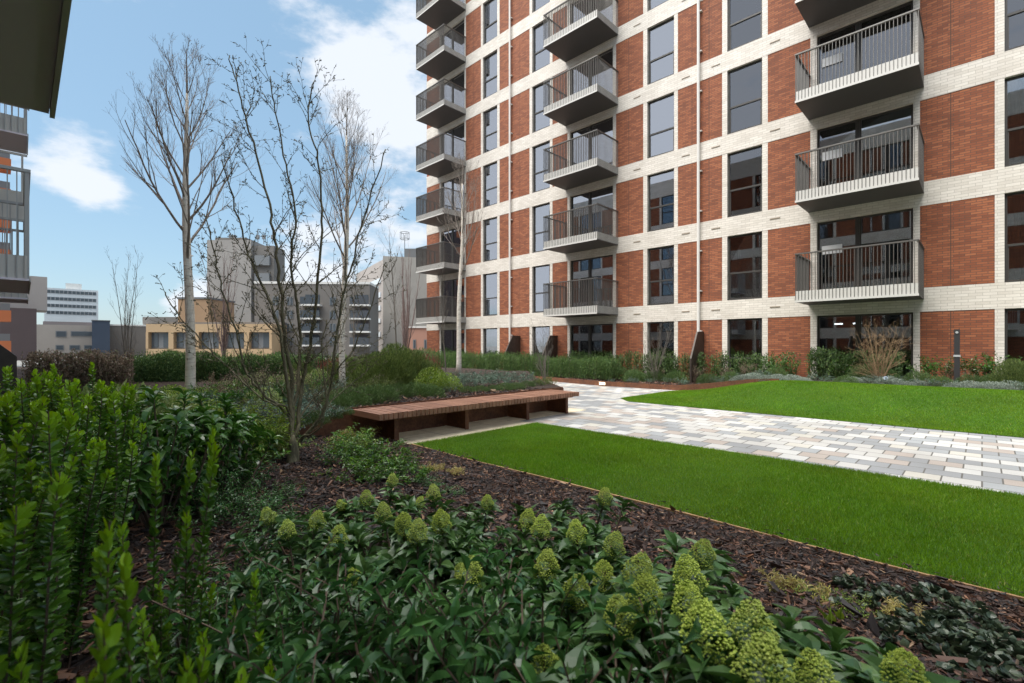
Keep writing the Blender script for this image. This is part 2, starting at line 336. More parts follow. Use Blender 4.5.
# ------------------------------------------------------------------ brick apartment blocks
H0, ST, BAND = 2.43, 3.02, .68            # ground opening top, storey height, band height
def window_obj(parent, w_, h_, x, z, door=False, split=.40, curt=None, tall=None, gm='glass'):
    b = MB(); f = .055; y0, y1 = .10, .17
    b.box(0, f, y0, y1, 0, h_); b.box(w_-f, w_, y0, y1, 0, h_); b.box(f, w_-f, y0, y1, 0, f); b.box(f, w_-f, y0, y1, h_-f, h_)
    if door:
        b.box(w_*.42, w_*.42+.11, y0-.012, y1, f, h_-f)
        b.box(w_*.42+.11, w_*.42+.15, y0+.01, y1, f, h_-f)
    else:
        zt = h_*split; b.box(f, w_-f, y0-.01, y1, zt, zt+.06)
        b.box(f, f+.03, y0+.012, y1, f, zt); b.box(w_-f-.03, w_-f, y0+.012, y1, f, zt)
    b.box(.0, w_, .02, .10, -.001, .03)                                        # sill
    o = b.build('patio_door' if door else 'window', M['frame'], parent, loc=(x, 0, z))
    g = MB()
    if door: g.box(f, w_*.42, .13, .14, f, h_-f); g.box(w_*.42+.15, w_-f, .13, .14, f, h_-f)
    else: g.box(f, w_-f, .13, .14, f, h_*split); g.box(f, w_-f, .13, .14, h_*split+.06, h_-f)
    g.build('glass_pane', M[gm], o)
    if curt: add_curtain(o, w_, h_, curt)
    return o
def add_curtain(o, w_, h_, curt):
    m, a, c = curt; b = MB(); n = 40; xs = np.linspace(a*w_+.04, c*w_-.04, n); ys = .26 + .035*np.sin(np.arange(n)*1.9) + .01*np.sin(np.arange(n)*.7)
    V = np.concatenate([np.stack([xs, ys, np.full(n, .03)], 1), np.stack([xs, ys, np.full(n, h_-.06)], 1)])
    i = np.arange(n-1); b.add(V, [np.stack([i, i+1, n+i+1, n+i], 1)]); return b.build('curtain', M[m], o, smooth=True)

def railing_mesh(wd, dp, lo, hi, pitch=.0875):
    b = MB()
    for i in range(int(round(wd/pitch))+1):
        x = i*wd/round(wd/pitch); x = min(max(x, .008), wd-.008)
        b.box(x-.006, x+.006, -dp, -dp+.045, lo, hi)
    for xx in (0.004, wd-.004):
        k = int(round((dp-.05)/pitch))
        for i in range(1, k+1):
            y = -dp + .03 + i*(dp-.05)/k; b.box(xx-.02 if xx > 1 else xx, xx if xx > 1 else xx+.02, y-.006, y+.006, lo, hi)
    b.box(-.01, wd+.01, -dp-.012, -dp+.055, hi, hi+.04)
    b.box(-.01, .05, -dp+.055, -.0, hi, hi+.04); b.box(wd-.05, wd+.01, -dp+.055, -.0, hi, hi+.04)
    return b
def balcony_obj(parent, x, z, wd, dp=1.6, barm='bar', sofm='soffit'):
    """slab with fascia backing; children railing, soffit"""
    b = MB()
    b.box(.03, wd-.03, -dp+.048, 0, .03, .25)
    o = b.build('balcony', M['vent'], parent, loc=(x, 0, z))
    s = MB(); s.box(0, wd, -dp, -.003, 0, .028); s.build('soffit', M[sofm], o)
    f = MB(); f.box(-.004, wd+.004, -dp-.016, -dp-.002, -.012, .05); f.box(.0, wd, -dp+.02, -dp+.046, .03, .33)
    f.box(.022, .04, -dp+.046, -.003, .03, .33); f.box(wd-.04, wd-.022, -dp+.046, -.003, .03, .33); f.build('fascia', M['fascia'], o)
    railing_mesh(wd, dp, .028, 1.43).build('railing', M[barm], o)
    return o

def brick_block(name, loc, rz, label, segs, levels, depth, z0=0.0, balconies=(), pipes=(), vents=(), joints=(), win_curt=None, barm='bar', sofm='soffit'):
    root = empty(name, (loc[0], loc[1], loc[2] + z0), rz, label, 'apartment building')
    x0, x1 = segs[0][1], segs[-1][2]; top = H0 + ST*levels
    red = MB(); white = MB(); jn = MB(); wins = {}
    for k in range(levels + 1):
        zb = 0 if k == 0 else H0 + BAND + ST*(k-1); zt = H0 if k == 0 else zb + ST - BAND
        white.box(x0-.012, x1+.012, -.012, .30, zt, zt + BAND)
        for typ, a, b in segs:
            if typ == 'R': pass
            elif typ == 'W': white.box(a, b, -.006, .30, zb, zt)
            else:
                dk = a > -7 and k < 7; key = (typ, round(b-a, 2), k == 0, dk)
                if key not in wins or k < 1:
                    o = window_obj(root, b-a, zt-zb-.02, a, zb+.02, typ == 'D', gm='glass_dark' if dk or (k == 0 and a > -16) else 'glass'); wins[key] = o
                    o['proto'] = 1
                else:
                    o = copy_tree(wins[key], root); o.location = (a, 0, zb+.02)
                if win_curt:
                    c = win_curt(a, k, typ)
                    if c: add_curtain(o, b-a, zt-zb-.02, c)
        for x in joints: jn.box(x-.009, x+.009, -.003, .05, zb, zt-.002)
    white.box(x0-.012, x1+.012, -.012, .30, top+BAND-.001+.002, top+BAND+.6)
    for typ, a, b in segs:
        if typ == 'R': red = MB(); red.box(a, b, 0, .295, 0, top+.1); red.build('brick_wall', M['red_brick'], root)
    white.build('white_brick_band', M['white_brick'], root)
    if joints: jn.build('movement_joint', M['joint'], root)
    s = MB(); e = .3
    s.box(x0, x0+.3, .302, depth, 0, top+BAND); s.box(x1-.3, x1, .302, depth, 0, top+BAND); s.box(x0+.3, x1-.3, depth-.3, depth, 0, top+BAND)
    s.build('end_wall', M['red_brick'], root)
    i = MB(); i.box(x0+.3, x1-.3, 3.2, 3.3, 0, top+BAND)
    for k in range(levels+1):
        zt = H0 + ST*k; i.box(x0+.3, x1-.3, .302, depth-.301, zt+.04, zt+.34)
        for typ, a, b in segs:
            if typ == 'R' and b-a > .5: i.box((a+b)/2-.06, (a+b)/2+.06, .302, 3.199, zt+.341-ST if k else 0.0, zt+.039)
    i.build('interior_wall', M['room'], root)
    protos = {}
    for (bx, wd, lv0, lv1) in balconies:
        for k in range(lv0, lv1):
            z = 2.78 + ST*k
            if wd not in protos: protos[wd] = balcony_obj(root, bx, z, wd, 1.6, barm, sofm)
            else: o = copy_tree(protos[wd], root); o.location = (bx, 0, z)
    for px_ in pipes:
        p = MB(); zz = np.array([1.75, top]); p.tube([(px_, -.11, 1.3), (px_, -.11, top+.3)], .055, 12)
        p.build('downpipe', M['pipe'], root, smooth=False)
        c = MB()
        for k in range(levels*2+2): c.box(px_-.03, px_+.11, -.10, 0, 2.0+k*1.51, 2.04+k*1.51)
        c.build('pipe_bracket', M['pipe'], root)
    vp = None
    for vx in vents:
        for k in range(levels):
            z = H0 + ST*k + .33
            if vp is None: vb = MB(); vb.box(-.16, .16, -.022, -.0125, 0, .045); vb.box(-.15, .15, -.026, -.0221, .012, .02); vp = vb.build('air_vent', M['vent'], root, loc=(vx, 0, z))
            else: o = copy_tree(vp, root); o.location = (vx, 0, z)
    return root, wins

segs = [('R',-25.2,-23.86),('W',-23.86,-23.74),('D',-23.74,-21.5),('W',-21.5,-21.36),('R',-21.36,-20.06),('W',-20.06,-19.9),('N',-19.9,-18.74),('W',-18.74,-18.56),
 ('R',-18.56,-16.38),('W',-16.38,-16.2),('N',-16.2,-15.04),('W',-15.04,-14.88),('R',-14.88,-13.96),('W',-13.96,-13.82),('D',-13.82,-11.48),('W',-11.48,-11.32),
 ('R',-11.32,-10.02),('W',-10.02,-9.84),('N',-9.84,-8.68),('W',-8.68,-8.52),('R',-8.52,-6.82),('W',-6.82,-6.64),('N',-6.64,-5.46),('W',-5.46,-5.28),
 ('R',-5.28,-4.0),('W',-4.0,-3.82),('D',-3.82,-1.42),('W',-1.42,-1.27),('R',-1.27,.24),('W',.24,.42),('N',.42,1.58),('W',1.58,1.76),('R',1.76,3.6),('W',3.6,3.78),
 ('N',3.78,4.94),('W',4.94,5.1),('R',5.1,8.0)]
def curtains(a, k, typ):
    r = random.Random(int(a*100)*31 + k*7)
    if k == 0 and typ == 'D': return ('curtain_green', .12, .42) if a < -5 else None
    if typ == 'D': return ('curtain', .45, .95) if a < -12 and r.random() < .75 else (('curtain_grey', .5, .9) if r.random() < .4 else None)
    if a < -14: return ('curtain', .0, r.choice([.5, .6, 1.0])) if r.random() < .8 and k else None
    return ('curtain_grey', 0, r.choice([.35, .5])) if r.random() < .65 and k else None
main, mw = brick_block('apartment_building', (0, 18, 0), 0, 'tall red brick apartment block with white brick bands and projecting balconies, right of the photo',
    segs, 9, 14, 0, balconies=((-24.05, 2.7, 0, 9), (-14.08, 2.87, 0, 9), (-4.05, 2.87, 0, 9)), pipes=(-17.68, -7.66),
    vents=(-10.3, -8.2, -7.05, -5.05), joints=(-.62, -20.7, -10.7, -17.1, -7.3, -7.95), win_curt=curtains)
pn = None
for k in range(1, 5):                                                   # blank white notices stuck on the doors behind the right-hand balconies
    b = MB(); b.box(-3.7, -3.15, .085, .097, 4.05 + ST*(k-1) + .35, 4.05 + ST*(k-1) + .62)
    b.build('paper_notice', M['paper'], main)
for x in (-3.45, -2.95):
    b = MB(); b.box(x, x+.22, .6, .65, 2.15, 2.19); b.build('ceiling_light', M['lamp_white'], main)

# the block the photograph is taken from (behind and over the camera); local x = -world X
osegs = []; x = -24.0
pat = [('R',1.25),('W',.16),('N',1.16),('W',.16),('R',2.0),('W',.16),('D',2.4),('W',.16),('R',1.2),('W',.16),('N',1.16),('W',.16),('R',1.0)]
while x < 21:
    for t, d in pat: osegs.append((t, round(x, 3), round(x+d, 3))); x += d
other, ow = brick_block('apartment_building', (0, -1.53, 0), math.pi, 'near apartment building whose dark balcony undersides and railings fill the top left corner',
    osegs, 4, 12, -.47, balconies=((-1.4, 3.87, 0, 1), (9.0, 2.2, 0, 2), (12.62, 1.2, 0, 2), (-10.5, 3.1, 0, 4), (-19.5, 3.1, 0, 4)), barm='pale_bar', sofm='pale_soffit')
sc = MB()
for y in (-1.55, -.8, -.02): sc.box(12.63, 12.66, y, y+.03, 4.22, 5.42)
sc.box(12.63, 12.66, -1.6, .0, 5.42, 5.46); sc.box(12.635, 12.655, -1.6, .0, 4.24, 4.76)
sc.build('privacy_panel', M['fascia'], other)

# bronze privacy screens standing out from the walls
def screen(px_, y_wall, out, zt, zl, label, sgn=1):
    b = MB(); t = .06
    b.prism([(0, 0), (-sgn*out, 0), (-sgn*out, zl), (-sgn*out*.5, zt), (0, zt)], 'x', -t/2, t/2)
    o = b.build('privacy_screen', M['bronze'], None, loc=(px_, y_wall, 0)); tag(o, label, 'privacy screen', 'bronze privacy screens at the wall base'); return o
screen(-17.0, 17.95, 1.15, 1.98, 1.0, 'dark bronze privacy screen with sloping top at the foot of the left white downpipe')
screen(-14.55, 17.95, 1.1, 1.95, 1.0, 'dark bronze privacy screen between the glowing leaf lamp window and the green curtained door')
screen(-7.5, 17.95, 1.1, 1.98, 1.0, 'dark bronze privacy screen with sloping top under the right white downpipe')
screen(-6.0, -1.45, 1.42, 2.1, 1.36, 'dark sloping privacy panel at the left edge of the photo behind the glossy hedge', -1)

# glowing leaf-shaped lamp in a ground-floor window
b = MB(); n = 18; P = [( .10*math.sin(math.pi*i/n)*(1 if j == 0 else -1), .62*i/n) for j in (0,) for i in range(n+1)] + [(-.10*math.sin(math.pi*i/n), .62*i/n) for i in range(n-1, 0, -1)]
b.prism([(p, q) for p, q in P], 'y', -.02, .02); o = b.build('window_lamp', M['lamp_green'], None, loc=(-15.35, 18.24, 1.33))
tag(o, 'glowing yellow-green leaf shaped lamp inside a ground floor window of the brick block', 'lamp')

# ------------------------------------------------------------------ buildings farther off (each turned to face roughly this way)
YAW = math.atan2(SS, CC)
def lot(name, label, px0, px1, t, cat='building', extra=0.0):
    a = ((px0+px1)/2 - 512)/F
    if a < -.75: extra = math.atan(-a); sq = math.cos(extra)
    else: sq = 1.0
    o = empty(name, (t*(CC*a-SS), t*(SS*a+CC), 0), YAW+extra, label, cat); return o, (px1-px0)/F*t*sq
def zy(py, t): return EYE + (HZ-py)/F*t
def wgrid(par, xs, zs, ww, hh, y=-.06, glassm='farglass', surround=None, split=True):
    proto = None
    for z in zs:
        for x in xs:
            if proto is None:
                b = MB(); b.box(-ww/2, ww/2, y, .1, 0, hh); proto = b.build('window', M['farframe'], par, loc=(x, 0, z))
                g = MB(); k = 2 if split else 1
                for i in range(k): g.box(-ww/2+.08+i*ww/k, -ww/2-.08+(i+1)*ww/k, y-.03, y-.001, .08, hh-.08)
                g.build('glass_pane', M[glassm], proto)
            else: c = copy_tree(proto, par); c.location = (x, 0, z)
M['farframe'] = mat('far_frame', (.16,.17,.18), .5); M['farglass'] = mat('far_glass', (.07,.085,.10), .12); M['reflectglass'] = mat('bright_reflection_glass', (.62,.65,.68), .2)  # last glass: bright reflection of the office strips put into its pale colour
for nme, c in dict(tower=(.27,.255,.24), office=(.32,.30,.27), beige=(.41,.29,.17), tan=(.30,.195,.115), greyflat=(.15,.14,.13), purple=(.21,.18,.18), concrete=(.34,.30,.265), navy=(.045,.065,.10),
                   white=(.55,.58,.60), darkbrick=(.09,.065,.065), upper=(.34,.31,.29), orange=(.52,.17,.07), dark=(.12,.125,.13), pinkbrick=(.36,.20,.15), pale=(.6,.6,.58), yellowroof=(.42,.45,.20)).items():
    M['b_'+nme] = wallmat('wall_'+nme, c, .10, .22)

# grey tower with roof antennas
t = 78; o, w_ = lot('tower_block', 'tall plain grey tower block with aerials on its roof, behind the multi-stemmed tree', 207, 272, t)
zt = zy(240, t)
b = MB(); b.box(-w_/2, w_/2-3.4, 0, 4.5, 0, zt); b.build('wall', M['b_tower'], o)
b = MB(); b.box(w_/2-3.395, w_/2, .6, 4.4, 0, zt-.8); b.build('stair_wall', M['b_greyflat'], o)
wgrid(o, [w_/2-1.7], [3+i*2.9 for i in range(5)], 2.4, 1.6, y=.52)
b = MB()
for x in (-3.2, -2.6, 1.4, 2.4, 3.9): b.tube([(x, 3, zt), (x, 3, zt+random.uniform(1.2, 3.2))], .07, 5); b.box(x-.25, x+.25, 2.9, 3.1, zt+.8, zt+1.5)
b.build('aerial', M['farframe'], o)
b = MB(); b.box(-w_/2+1, w_/2-4.5, .5, 4, zt, zt+.5); b.build('roof', M['b_greyflat'], o)
# beige brick building
t = 58; o, w_ = lot('beige_brick_building', 'low beige brick building with grouped dark windows beneath the grey tower', 146, 272, t)
zt = zy(324, t); b = MB()
b.box(-w_/2, w_/2, 0, 12, 0, 1.1); b.box(-w_/2, w_/2, 0, 12, zt-.98, zt)
xs = np.linspace(-w_/2, w_/2, 6)
for x in xs: b.box(max(x-.3, -w_/2), min(x+.3, w_/2), -.05, 12, 1.1, zt-.98)
b.box(-w_/2+.3, w_/2-.3, 1.0, 12, 1.1, zt-1); b.build('wall', M['b_beige'], o)
for i in range(5): 
    m_ = (xs[i]+xs[i+1])/2
    b = MB(); b.box(xs[i]+.3, xs[i+1]-.3, .5, .6, 1.15, zt-1.0); f = b.build('window', M['farframe'], o)
    g = MB(); g.box(xs[i]+.42, m_-.4, .44, .499, 1.3, zt-1.1); g.box(m_+.25, xs[i+1]-.42, .44, .499, 1.3, zt-1.1); g.build('glass_pane', M['farglass'], f)
b = MB(); b.box(-w_/2+.0, w_/2, 2.5, 11, zt, zt+.35); b.build('roof', M['b_greyflat'], o)
t = 66; o, w_ = lot('brown_box_building', 'plain tan brick block rising just left of the grey tower', 178, 209, t); zt = zy(299, t)
b = MB(); b.box(-w_/2, w_/2, 0, 6, 0, zt); b.build('wall', M['b_tan'], o); b = MB(); b.box(-w_/2-.1, w_/2+.1, -.1, 6.1, zt, zt+.25); b.build('roof', M['b_dark'], o)
t = 72; o, w_ = lot('grey_roof_building', 'low grey flat roofed building left of the tan block', 143, 180, t); zt = zy(317, t)
b = MB(); b.box(-w_/2, w_/2, 0, 6, 0, zt-1); b.build('wall', M['b_tower'], o); b = MB(); b.box(-w_/2, w_/2, -.1, 6, zt-.99, zt); b.build('roof', M['b_greyflat'], o)
# grey flats with white balconies
t = 62; o, w_ = lot('grey_flats', 'grey brick block of flats with white edged balconies behind the birches', 256, 369, t, extra=.05); zt = zy(284, t)
b = MB(); b.box(-w_/2, w_/2, 0, 5, 0, zt); b.build('wall', M['b_greyflat'], o)
b = MB(); b.box(-w_/2-.05, w_/2+.05, -.08, 5, zt, zt+.3); b.build('roof', M['b_pale'], o)
cx = [(p-312)/F*t for p in (312, 360)]; lv = [zy(y, t) for y in (332, 319, 305.5)]
pb = None
for x in cx:
    for z in lv + [lv[0]-1.75]:
        if pb is None:
            b = MB(); b.box(-1.25, 1.25, -1.0, 0, 0, .2); pb = b.build('balcony', M['b_pale'], o, loc=(x, 0, z-.1))
            g = MB(); g.box(-1.2, 1.2, -1.0, -.96, .2, 1.15); g.build('glass_panel', M['farglass'], pb)
            d = MB(); d.box(-.9, .9, -.05, .1, .2, 1.5); d.build('patio_door', M['farglass'], pb)
        else: c = copy_tree(pb, o); c.location = (x, 0, z-.1)
wgrid(o, [(p-312)/F*t for p in (332, 276, 290)], lv + [lv[0]-1.75], .8, 1.1)
# concrete office block, corner at px 383
t = 70; o, w_ = lot('concrete_office', 'pale concrete office block with bright window strips beside the brick apartments', 383, 440, t); zt = zy(256, t)
x0 = -w_/2
b = MB(); b.prism([(x0, 0), (w_/2, 2), (w_/2, 22), (x0, 22)], 'z', 0, zt); b.build('wall', M['b_office'], o)
lx = -12.6
b = MB(); b.prism([(x0-.002, 0.01), (x0-.002, 21), (lx, 21), (lx, 14)], 'z', 0, zt-.5); b.build('side_wall', M['b_upper'], o)
for i, (ya, yb) in enumerate(((279, 284), (293, 298), (306, 311), (319, 323), (332, 337))):
    b = MB(); dx, dy = lx-x0, 14.0; p = lambda f_, off: (x0 + dx*f_ - off*.93, dy*f_ - off*.4)
    a1, a2 = p(.06, .15), p(.80, .15); a3, a4 = p(.80, -.1), p(.06, -.1)
    b.prism([a1, a2, a3, a4], 'z', zy(yb, t+2), zy(ya, t+2)); b.build('window_strip', M['reflectglass'], o)
b = MB(); b.box(x0+2.2, x0+8.0, 4, 9, zt, zt+1.9); b.build('roof_plant', M['b_dark'], o)
b = MB(); mx_ = (397-383)/F*t + x0; b.tube([(mx_, 5, zt+1.9), (mx_, 5, zt+4.2)], .06, 5)
for zz in (3.6, 4.6): b.tube([(mx_+.7*math.cos(a_), 5+.7*math.sin(a_), zt+zz) for a_ in np.linspace(0, 2*math.pi, 13)], .05, 4, cap=False)
for a_ in np.linspace(0, 2*math.pi, 7)[:-1]: b.tube([(mx_+.7*math.cos(a_), 5+.7*math.sin(a_), zt+3.6), (mx_+.7*math.cos(a_), 5+.7*math.sin(a_), zt+4.6)], .04, 4)
b.build('mast', M['farframe'], o)
t = 48; o, w_ = lot('low_brick_house', 'low pinkish brick building at the left foot of the apartment block', 405, 436, t); zt = zy(328, t)
b = MB(); b.box(-w_/2, w_/2, 0, 6, 0, zt); b.build('wall', M['b_pinkbrick'], o); b = MB(); b.box(-w_/2-.1, w_/2+.1, -.1, 6, zt, zt+.18); b.build('roof', M['b_pale'], o)
wgrid(o, [-.6, .5], [1.2], .3, .9, split=False)
# left-hand cluster
t = 95; o, w_ = lot('white_office_tower', 'distant white office tower with rows of small windows at far left', 45, 99, t); zt = zy(283, t)
b = MB(); b.box(-w_/2, w_/2, 0, 12, 0, zt-1.2); b.build('wall', M['b_white'], o); b = MB(); b.box(-w_/2+3, w_/2-2.5, 1, 11, zt-1.2, zt); b.build('roof_plant', M['b_pale'], o)
wgrid(o, [(-w_/2+.6)+i*(w_-1.2)/11 for i in range(12)], [zt-2.2-i*1.35 for i in range(4)], .55, .62, split=False)
t = 80; o, w_ = lot('brown_plant_building', 'mauve brown windowless block with roof vents below the white tower', 44, 108, t); zt = zy(322, t)
b = MB(); b.box(-w_/2, w_/2, 0, 8, 0, zt); b.build('wall', M['b_purple'], o)
b = MB(); b.box(-w_/2+2.2, -w_/2+4.8, -.8, -.01, zt-3.2, zt-2.0); b.build('roof_cover', M['b_yellowroof'], o)
b = MB()
for i, x in enumerate((1.6, 2.1, 2.8)): b.tube([(x, -.9, zt-3.6), (x, -.9, zt-1.1-i*.3)], .22, 8)
b.box(1.2, 3.2, -1.2, -.5, zt-3.9, zt-3); b.build('roof_vent', M['b_pale'], o)
t = 68; o, w_ = lot('concrete_building', 'low pale concrete building with dark strip windows behind the copper hedge', 36, 93, t); zt = zy(325, t)
b = MB(); b.box(-w_/2, w_/2, 0, 8, 0, zt); b.build('wall', M['b_concrete'], o)
for (pa, pb_, ya, yb) in ((58, 66, 331, 337), (69, 88, 331, 336), (58, 64, 345, 350), (68, 76, 345, 350), (79, 86, 345, 349)):
    b = MB(); c_ = 64.5; b.box((pa-c_)/F*t, (pb_-c_)/F*t, -.06, .1, zy(yb, t), zy(ya, t)); f = b.build('window', M['farframe'], o)
    g = MB(); g.box((pa-c_)/F*t+.1, (pb_-c_)/F*t-.1, -.09, -.061, zy(yb, t)+.1, zy(ya, t)-.1); g.build('glass_pane', M['farglass'], f)
t = 66; o, w_ = lot('navy_clad_building', 'dark navy clad block at the right end of the low concrete building', 92, 110, t); zt = zy(321, t)
b = MB(); b.box(-w_/2, w_/2, 0, 6, 0, zt); b.build('wall', M['b_navy'], o); b = MB(); b.box(-w_/2-.05, w_/2+.05, -.05, 6, zt, zt+.12); b.build('roof', M['b_dark'], o)
t = 70; o, w_ = lot('grey_hall', 'plain grey low hall between the navy block and the beige building', 109, 148, t); zt = zy(326, t)
b = MB(); b.box(-w_/2, w_/2, 0, 6, 0, zt); b.build('wall', M['b_greyflat'], o); b = MB(); b.box(-w_/2, w_/2, -.05, 6, zt, zt+.2); b.build('roof', M['b_pale'], o)
t = 50; o, w_ = lot('dark_brick_block', 'dark brown brick block with paler upper floor at the left edge', 0, 37, t); zt = zy(308, t)
b = MB(); b.box(-w_/2, w_/2, 0, 6, 0, zt); b.build('wall', M['b_darkbrick'], o)
b = MB(); b.box(w_/2-3.2, w_/2+.9, 3, 8, zt, zy(272, t)); b.build('upper_wall', M['b_upper'], o)
b = MB(); b.box(w_/2-2.9, w_/2-1.2, 2.9, 3.05, zt+1.6, zt+2.5); b.build('window', M['farglass'], o)
t = 30; o, w_ = lot('orange_clad_flats', 'tall flats with orange balcony fronts glimpsed through the railings at far left', -22, 8, t); zt = zy(120, t)
b = MB(); b.box(-w_/2, w_/2-.35, 1.2, 8, 0, zt); b.build('wall', M['b_darkbrick'], o); pb = None
for k in range(8):
    z = zy(352, t) + k*1.93
    if pb is None:
        b = MB(); b.box(-w_/2, w_/2+.15, 0, 1.2, 0, .7); pb = b.build('balcony', M['b_orange'], o, loc=(0, 0, z)); r_ = MB(); r_.box(-w_/2, w_/2+.1, .02, .06, .70, 1.15); r_.build('railing', M['farframe'], pb)
    else: c = copy_tree(pb, o); c.location = (0, 0, z)
# ------------------------------------------------------------------ the courtyard
def sm(x): x = np.clip(x, 0, 1); return x*x*(3-2*x)
g = MB(); S_ = 1500
g.add([(-S_,-S_,-.05),(S_,-S_,-.05),(S_,S_,-.05),(-S_,S_,-.05)], [np.array([(0,1,2,3)])])
struct(g.build('ground', wallmat('far_ground', (.16,.16,.15), .2, .05)))
def sheet(name, poly, z, m, th=.02):
    b = MB(); b.prism(poly, 'z', z-th, z); return struct(b.build(name, M[m]))
sheet('path', [(-5.93,6.7),(14,6.7),(14,11.05),(-5.0,11.05),(-6.9,11.6),(-7.0,15.6),(-32,16.2),(-32,14.2),(-13,14.2),(-6.9,8.9),(-6.41,8.9),(-6.41,6.7)], 0.0, 'pavers')
sheet('patio_slabs', [(-7.2,3.2),(-5.85,3.2),(-5.85,6.702),(-6.4,6.702),(-6.4,8.95),(-7.2,8.95)], 0.004, 'slabs', .03)
def near_h(x, y):
    x = np.asarray(x, float); y = np.asarray(y, float)
    z = .44*sm((3.95-y)/2.7) + .02
    z = z + (.012*np.sin(x*3.1+y*2.3) + .010*np.sin(x*7.3-y*5.1) + .008*np.sin(x*11+y*13))*sm((3.9-y)/.3)
    left = sm((-6.2-x)/.7); z = z*(1-left) + left*(np.maximum(z, .10*sm((4.2-y)/.6)+.0))
    return z
def far_h(x, y):
    z = .50*sm((y-11.1)/3.4)*sm((x+7.0)/3.4) - .05*sm((y-14.2)/1.2)*sm((x+7.0)/3.4) + .008
    return z
def planter_h(x, y): return .43 + .03*np.sin(x*1.9+y) + .02*np.sin(y*3.1-x*2.2)
def bed_h(x, y): return .13 + .30*sm((x+7.4)/3.2) + .02*np.sin(x*2.1)
def hsheet(name, h, us, ya, yb, ny, m, skirt=.3):
    us = np.asarray(us); v = np.linspace(0, 1, ny); X = np.repeat(us[:, None], ny, 1); A = np.array([ya(u) for u in us]); B = np.array([yb(u) for u in us])
    Y = A[:, None] + (B-A)[:, None]*v[None, :]; Z = h(X, Y); n = len(us)
    V = np.stack([X, Y, Z], -1).reshape(-1, 3); i = np.arange(n-1)[:, None]*ny; j = np.arange(ny-1)[None, :]
    q = np.stack([i+j, i+ny+j, i+ny+j+1, i+j+1], -1).reshape(-1, 4); b = MB(); b.add(V, [q])
    o = b.build(name, M[m] if isinstance(m, str) else m, smooth=True); return struct(o)
hsheet('mulch_bed', near_h, np.linspace(-6.9, 12, 190), lambda u: -1.38, lambda u: 3.93, 60, 'soil')
def planter_yb(u): return 8.72 if u > -6.95 else min(14.1, 8.8 + (-6.95-u)*.88)
hsheet('raised_planting_bed', planter_h, np.linspace(-32, -7.0, 120), lambda u: -1.38, planter_yb, 60, 'soil')
def bed_edge(u): 
    return float(np.interp(u, [-30, -12.85, -9.84, -6.9, -4.6, 14], [15.9, 15.25, 14.75, 14.98, 15.35, 15.35]))
hsheet('wall_planting_bed', bed_h, np.linspace(-30, 14, 160), bed_edge, lambda u: 17.98, 12, 'soil')
hsheet('near_lawn', lambda x, y: .012+0*x+.004*np.sin(x*2), np.linspace(-5.93, 12, 60), lambda u: 3.95, lambda u: 6.72, 14, 'turf')
def far_ya(u): return 11.05 if u > -6.6 else 11.05 + (-6.6-u)*1.0
def far_yb(u): return bed_edge(u)-.02 if u > -6.9 else 14.9 - (-6.9-u)*2
hsheet('far_lawn', far_h, np.linspace(-7.2, 12, 120), far_ya, far_yb, 40, 'turf')

# turf blades
def blades(name, n, xr, ya, yb, h, hh, wd, lean=.35, label='', keep=None):
    x = RNG.uniform(*xr, n); a = np.array([ya(u) for u in x]) if callable(ya) else ya; c = np.array([yb(u) for u in x]) if callable(yb) else yb
    y = a + (c-a)*RNG.random(n); z = h(x, y); th = RNG.uniform(0, 2*math.pi, n); hgt = hh*RNG.uniform(.6, 1.25, n); ln = RNG.normal(0, lean, (n, 2))*hgt[:, None]
    wx = np.cos(th)*wd/2; wy = np.sin(th)*wd/2
    V = np.empty((n, 3, 3)); V[:, 0] = np.stack([x-wx, y-wy, z], 1); V[:, 1] = np.stack([x+wx, y+wy, z], 1); V[:, 2] = np.stack([x+ln[:, 0], y+ln[:, 1], z+hgt], 1)
    b = MB(); b.add(V.reshape(-1, 3), [np.arange(3*n).reshape(n, 3)]); o = b.build(name, M['grass']); tag(o, label, 'grass', None, 'stuff')
blades('grass', 330000, (-5.97, 2.6), 3.93, 6.74, lambda x, y: .010+0*x, .029, .0042, label='short bright green turf of the near lawn between mulch and paving')
blades('grass', 210000, (-7.1, 3.2), far_ya, far_yb, lambda x, y: far_h(x, y)-.006, .036, .008, label='short bright green turf of the mounded lawn beyond the paving')

# edgings and walls
def strip(pts, h_, th, name, m, z0=-.02, ztop=None):
    b = MB()
    P = np.array(pts, float); d = np.diff(P[:, :2], axis=0); nrm = []
    for i in range(len(P)):
        a = d[max(i-1, 0)]; c = d[min(i, len(d)-1)]; t_ = a/np.linalg.norm(a)+c/np.linalg.norm(c); t_ /= np.linalg.norm(t_); nrm.append((-t_[1], t_[0]))
    nrm = np.array(nrm); n = len(P); zt = P[:, 2] if P.shape[1] > 2 else np.full(n, h_)
    A = P[:, :2]+nrm*th/2; B = P[:, :2]-nrm*th/2; zb = np.full(n, z0)
    V = np.concatenate([np.c_[A, zb], np.c_[B, zb], np.c_[A, zt], np.c_[B, zt]]); i = np.arange(n-1)
    q = [np.stack([i, i+1, 2*n+i+1, 2*n+i], 1), np.stack([n+i+1, n+i, 3*n+i, 3*n+i+1], 1), np.stack([2*n+i, 2*n+i+1, 3*n+i+1, 3*n+i], 1), np.array([(0, 2*n, 3*n, n), (n-1, 2*n-1, 4*n-1, 3*n-1)])]
    b.add(V, q); return b.build(name, M[m])
o = strip([(x, 3.94+.006*math.sin(x*3), .034+.006*math.sin(x*1.7)) for x in np.arange(-5.9, 12, .25)], .04, .02, 'timber_edging', 'edging'); tag(o, 'thin pale timber strip between the near lawn and the bark mulch', 'edging')
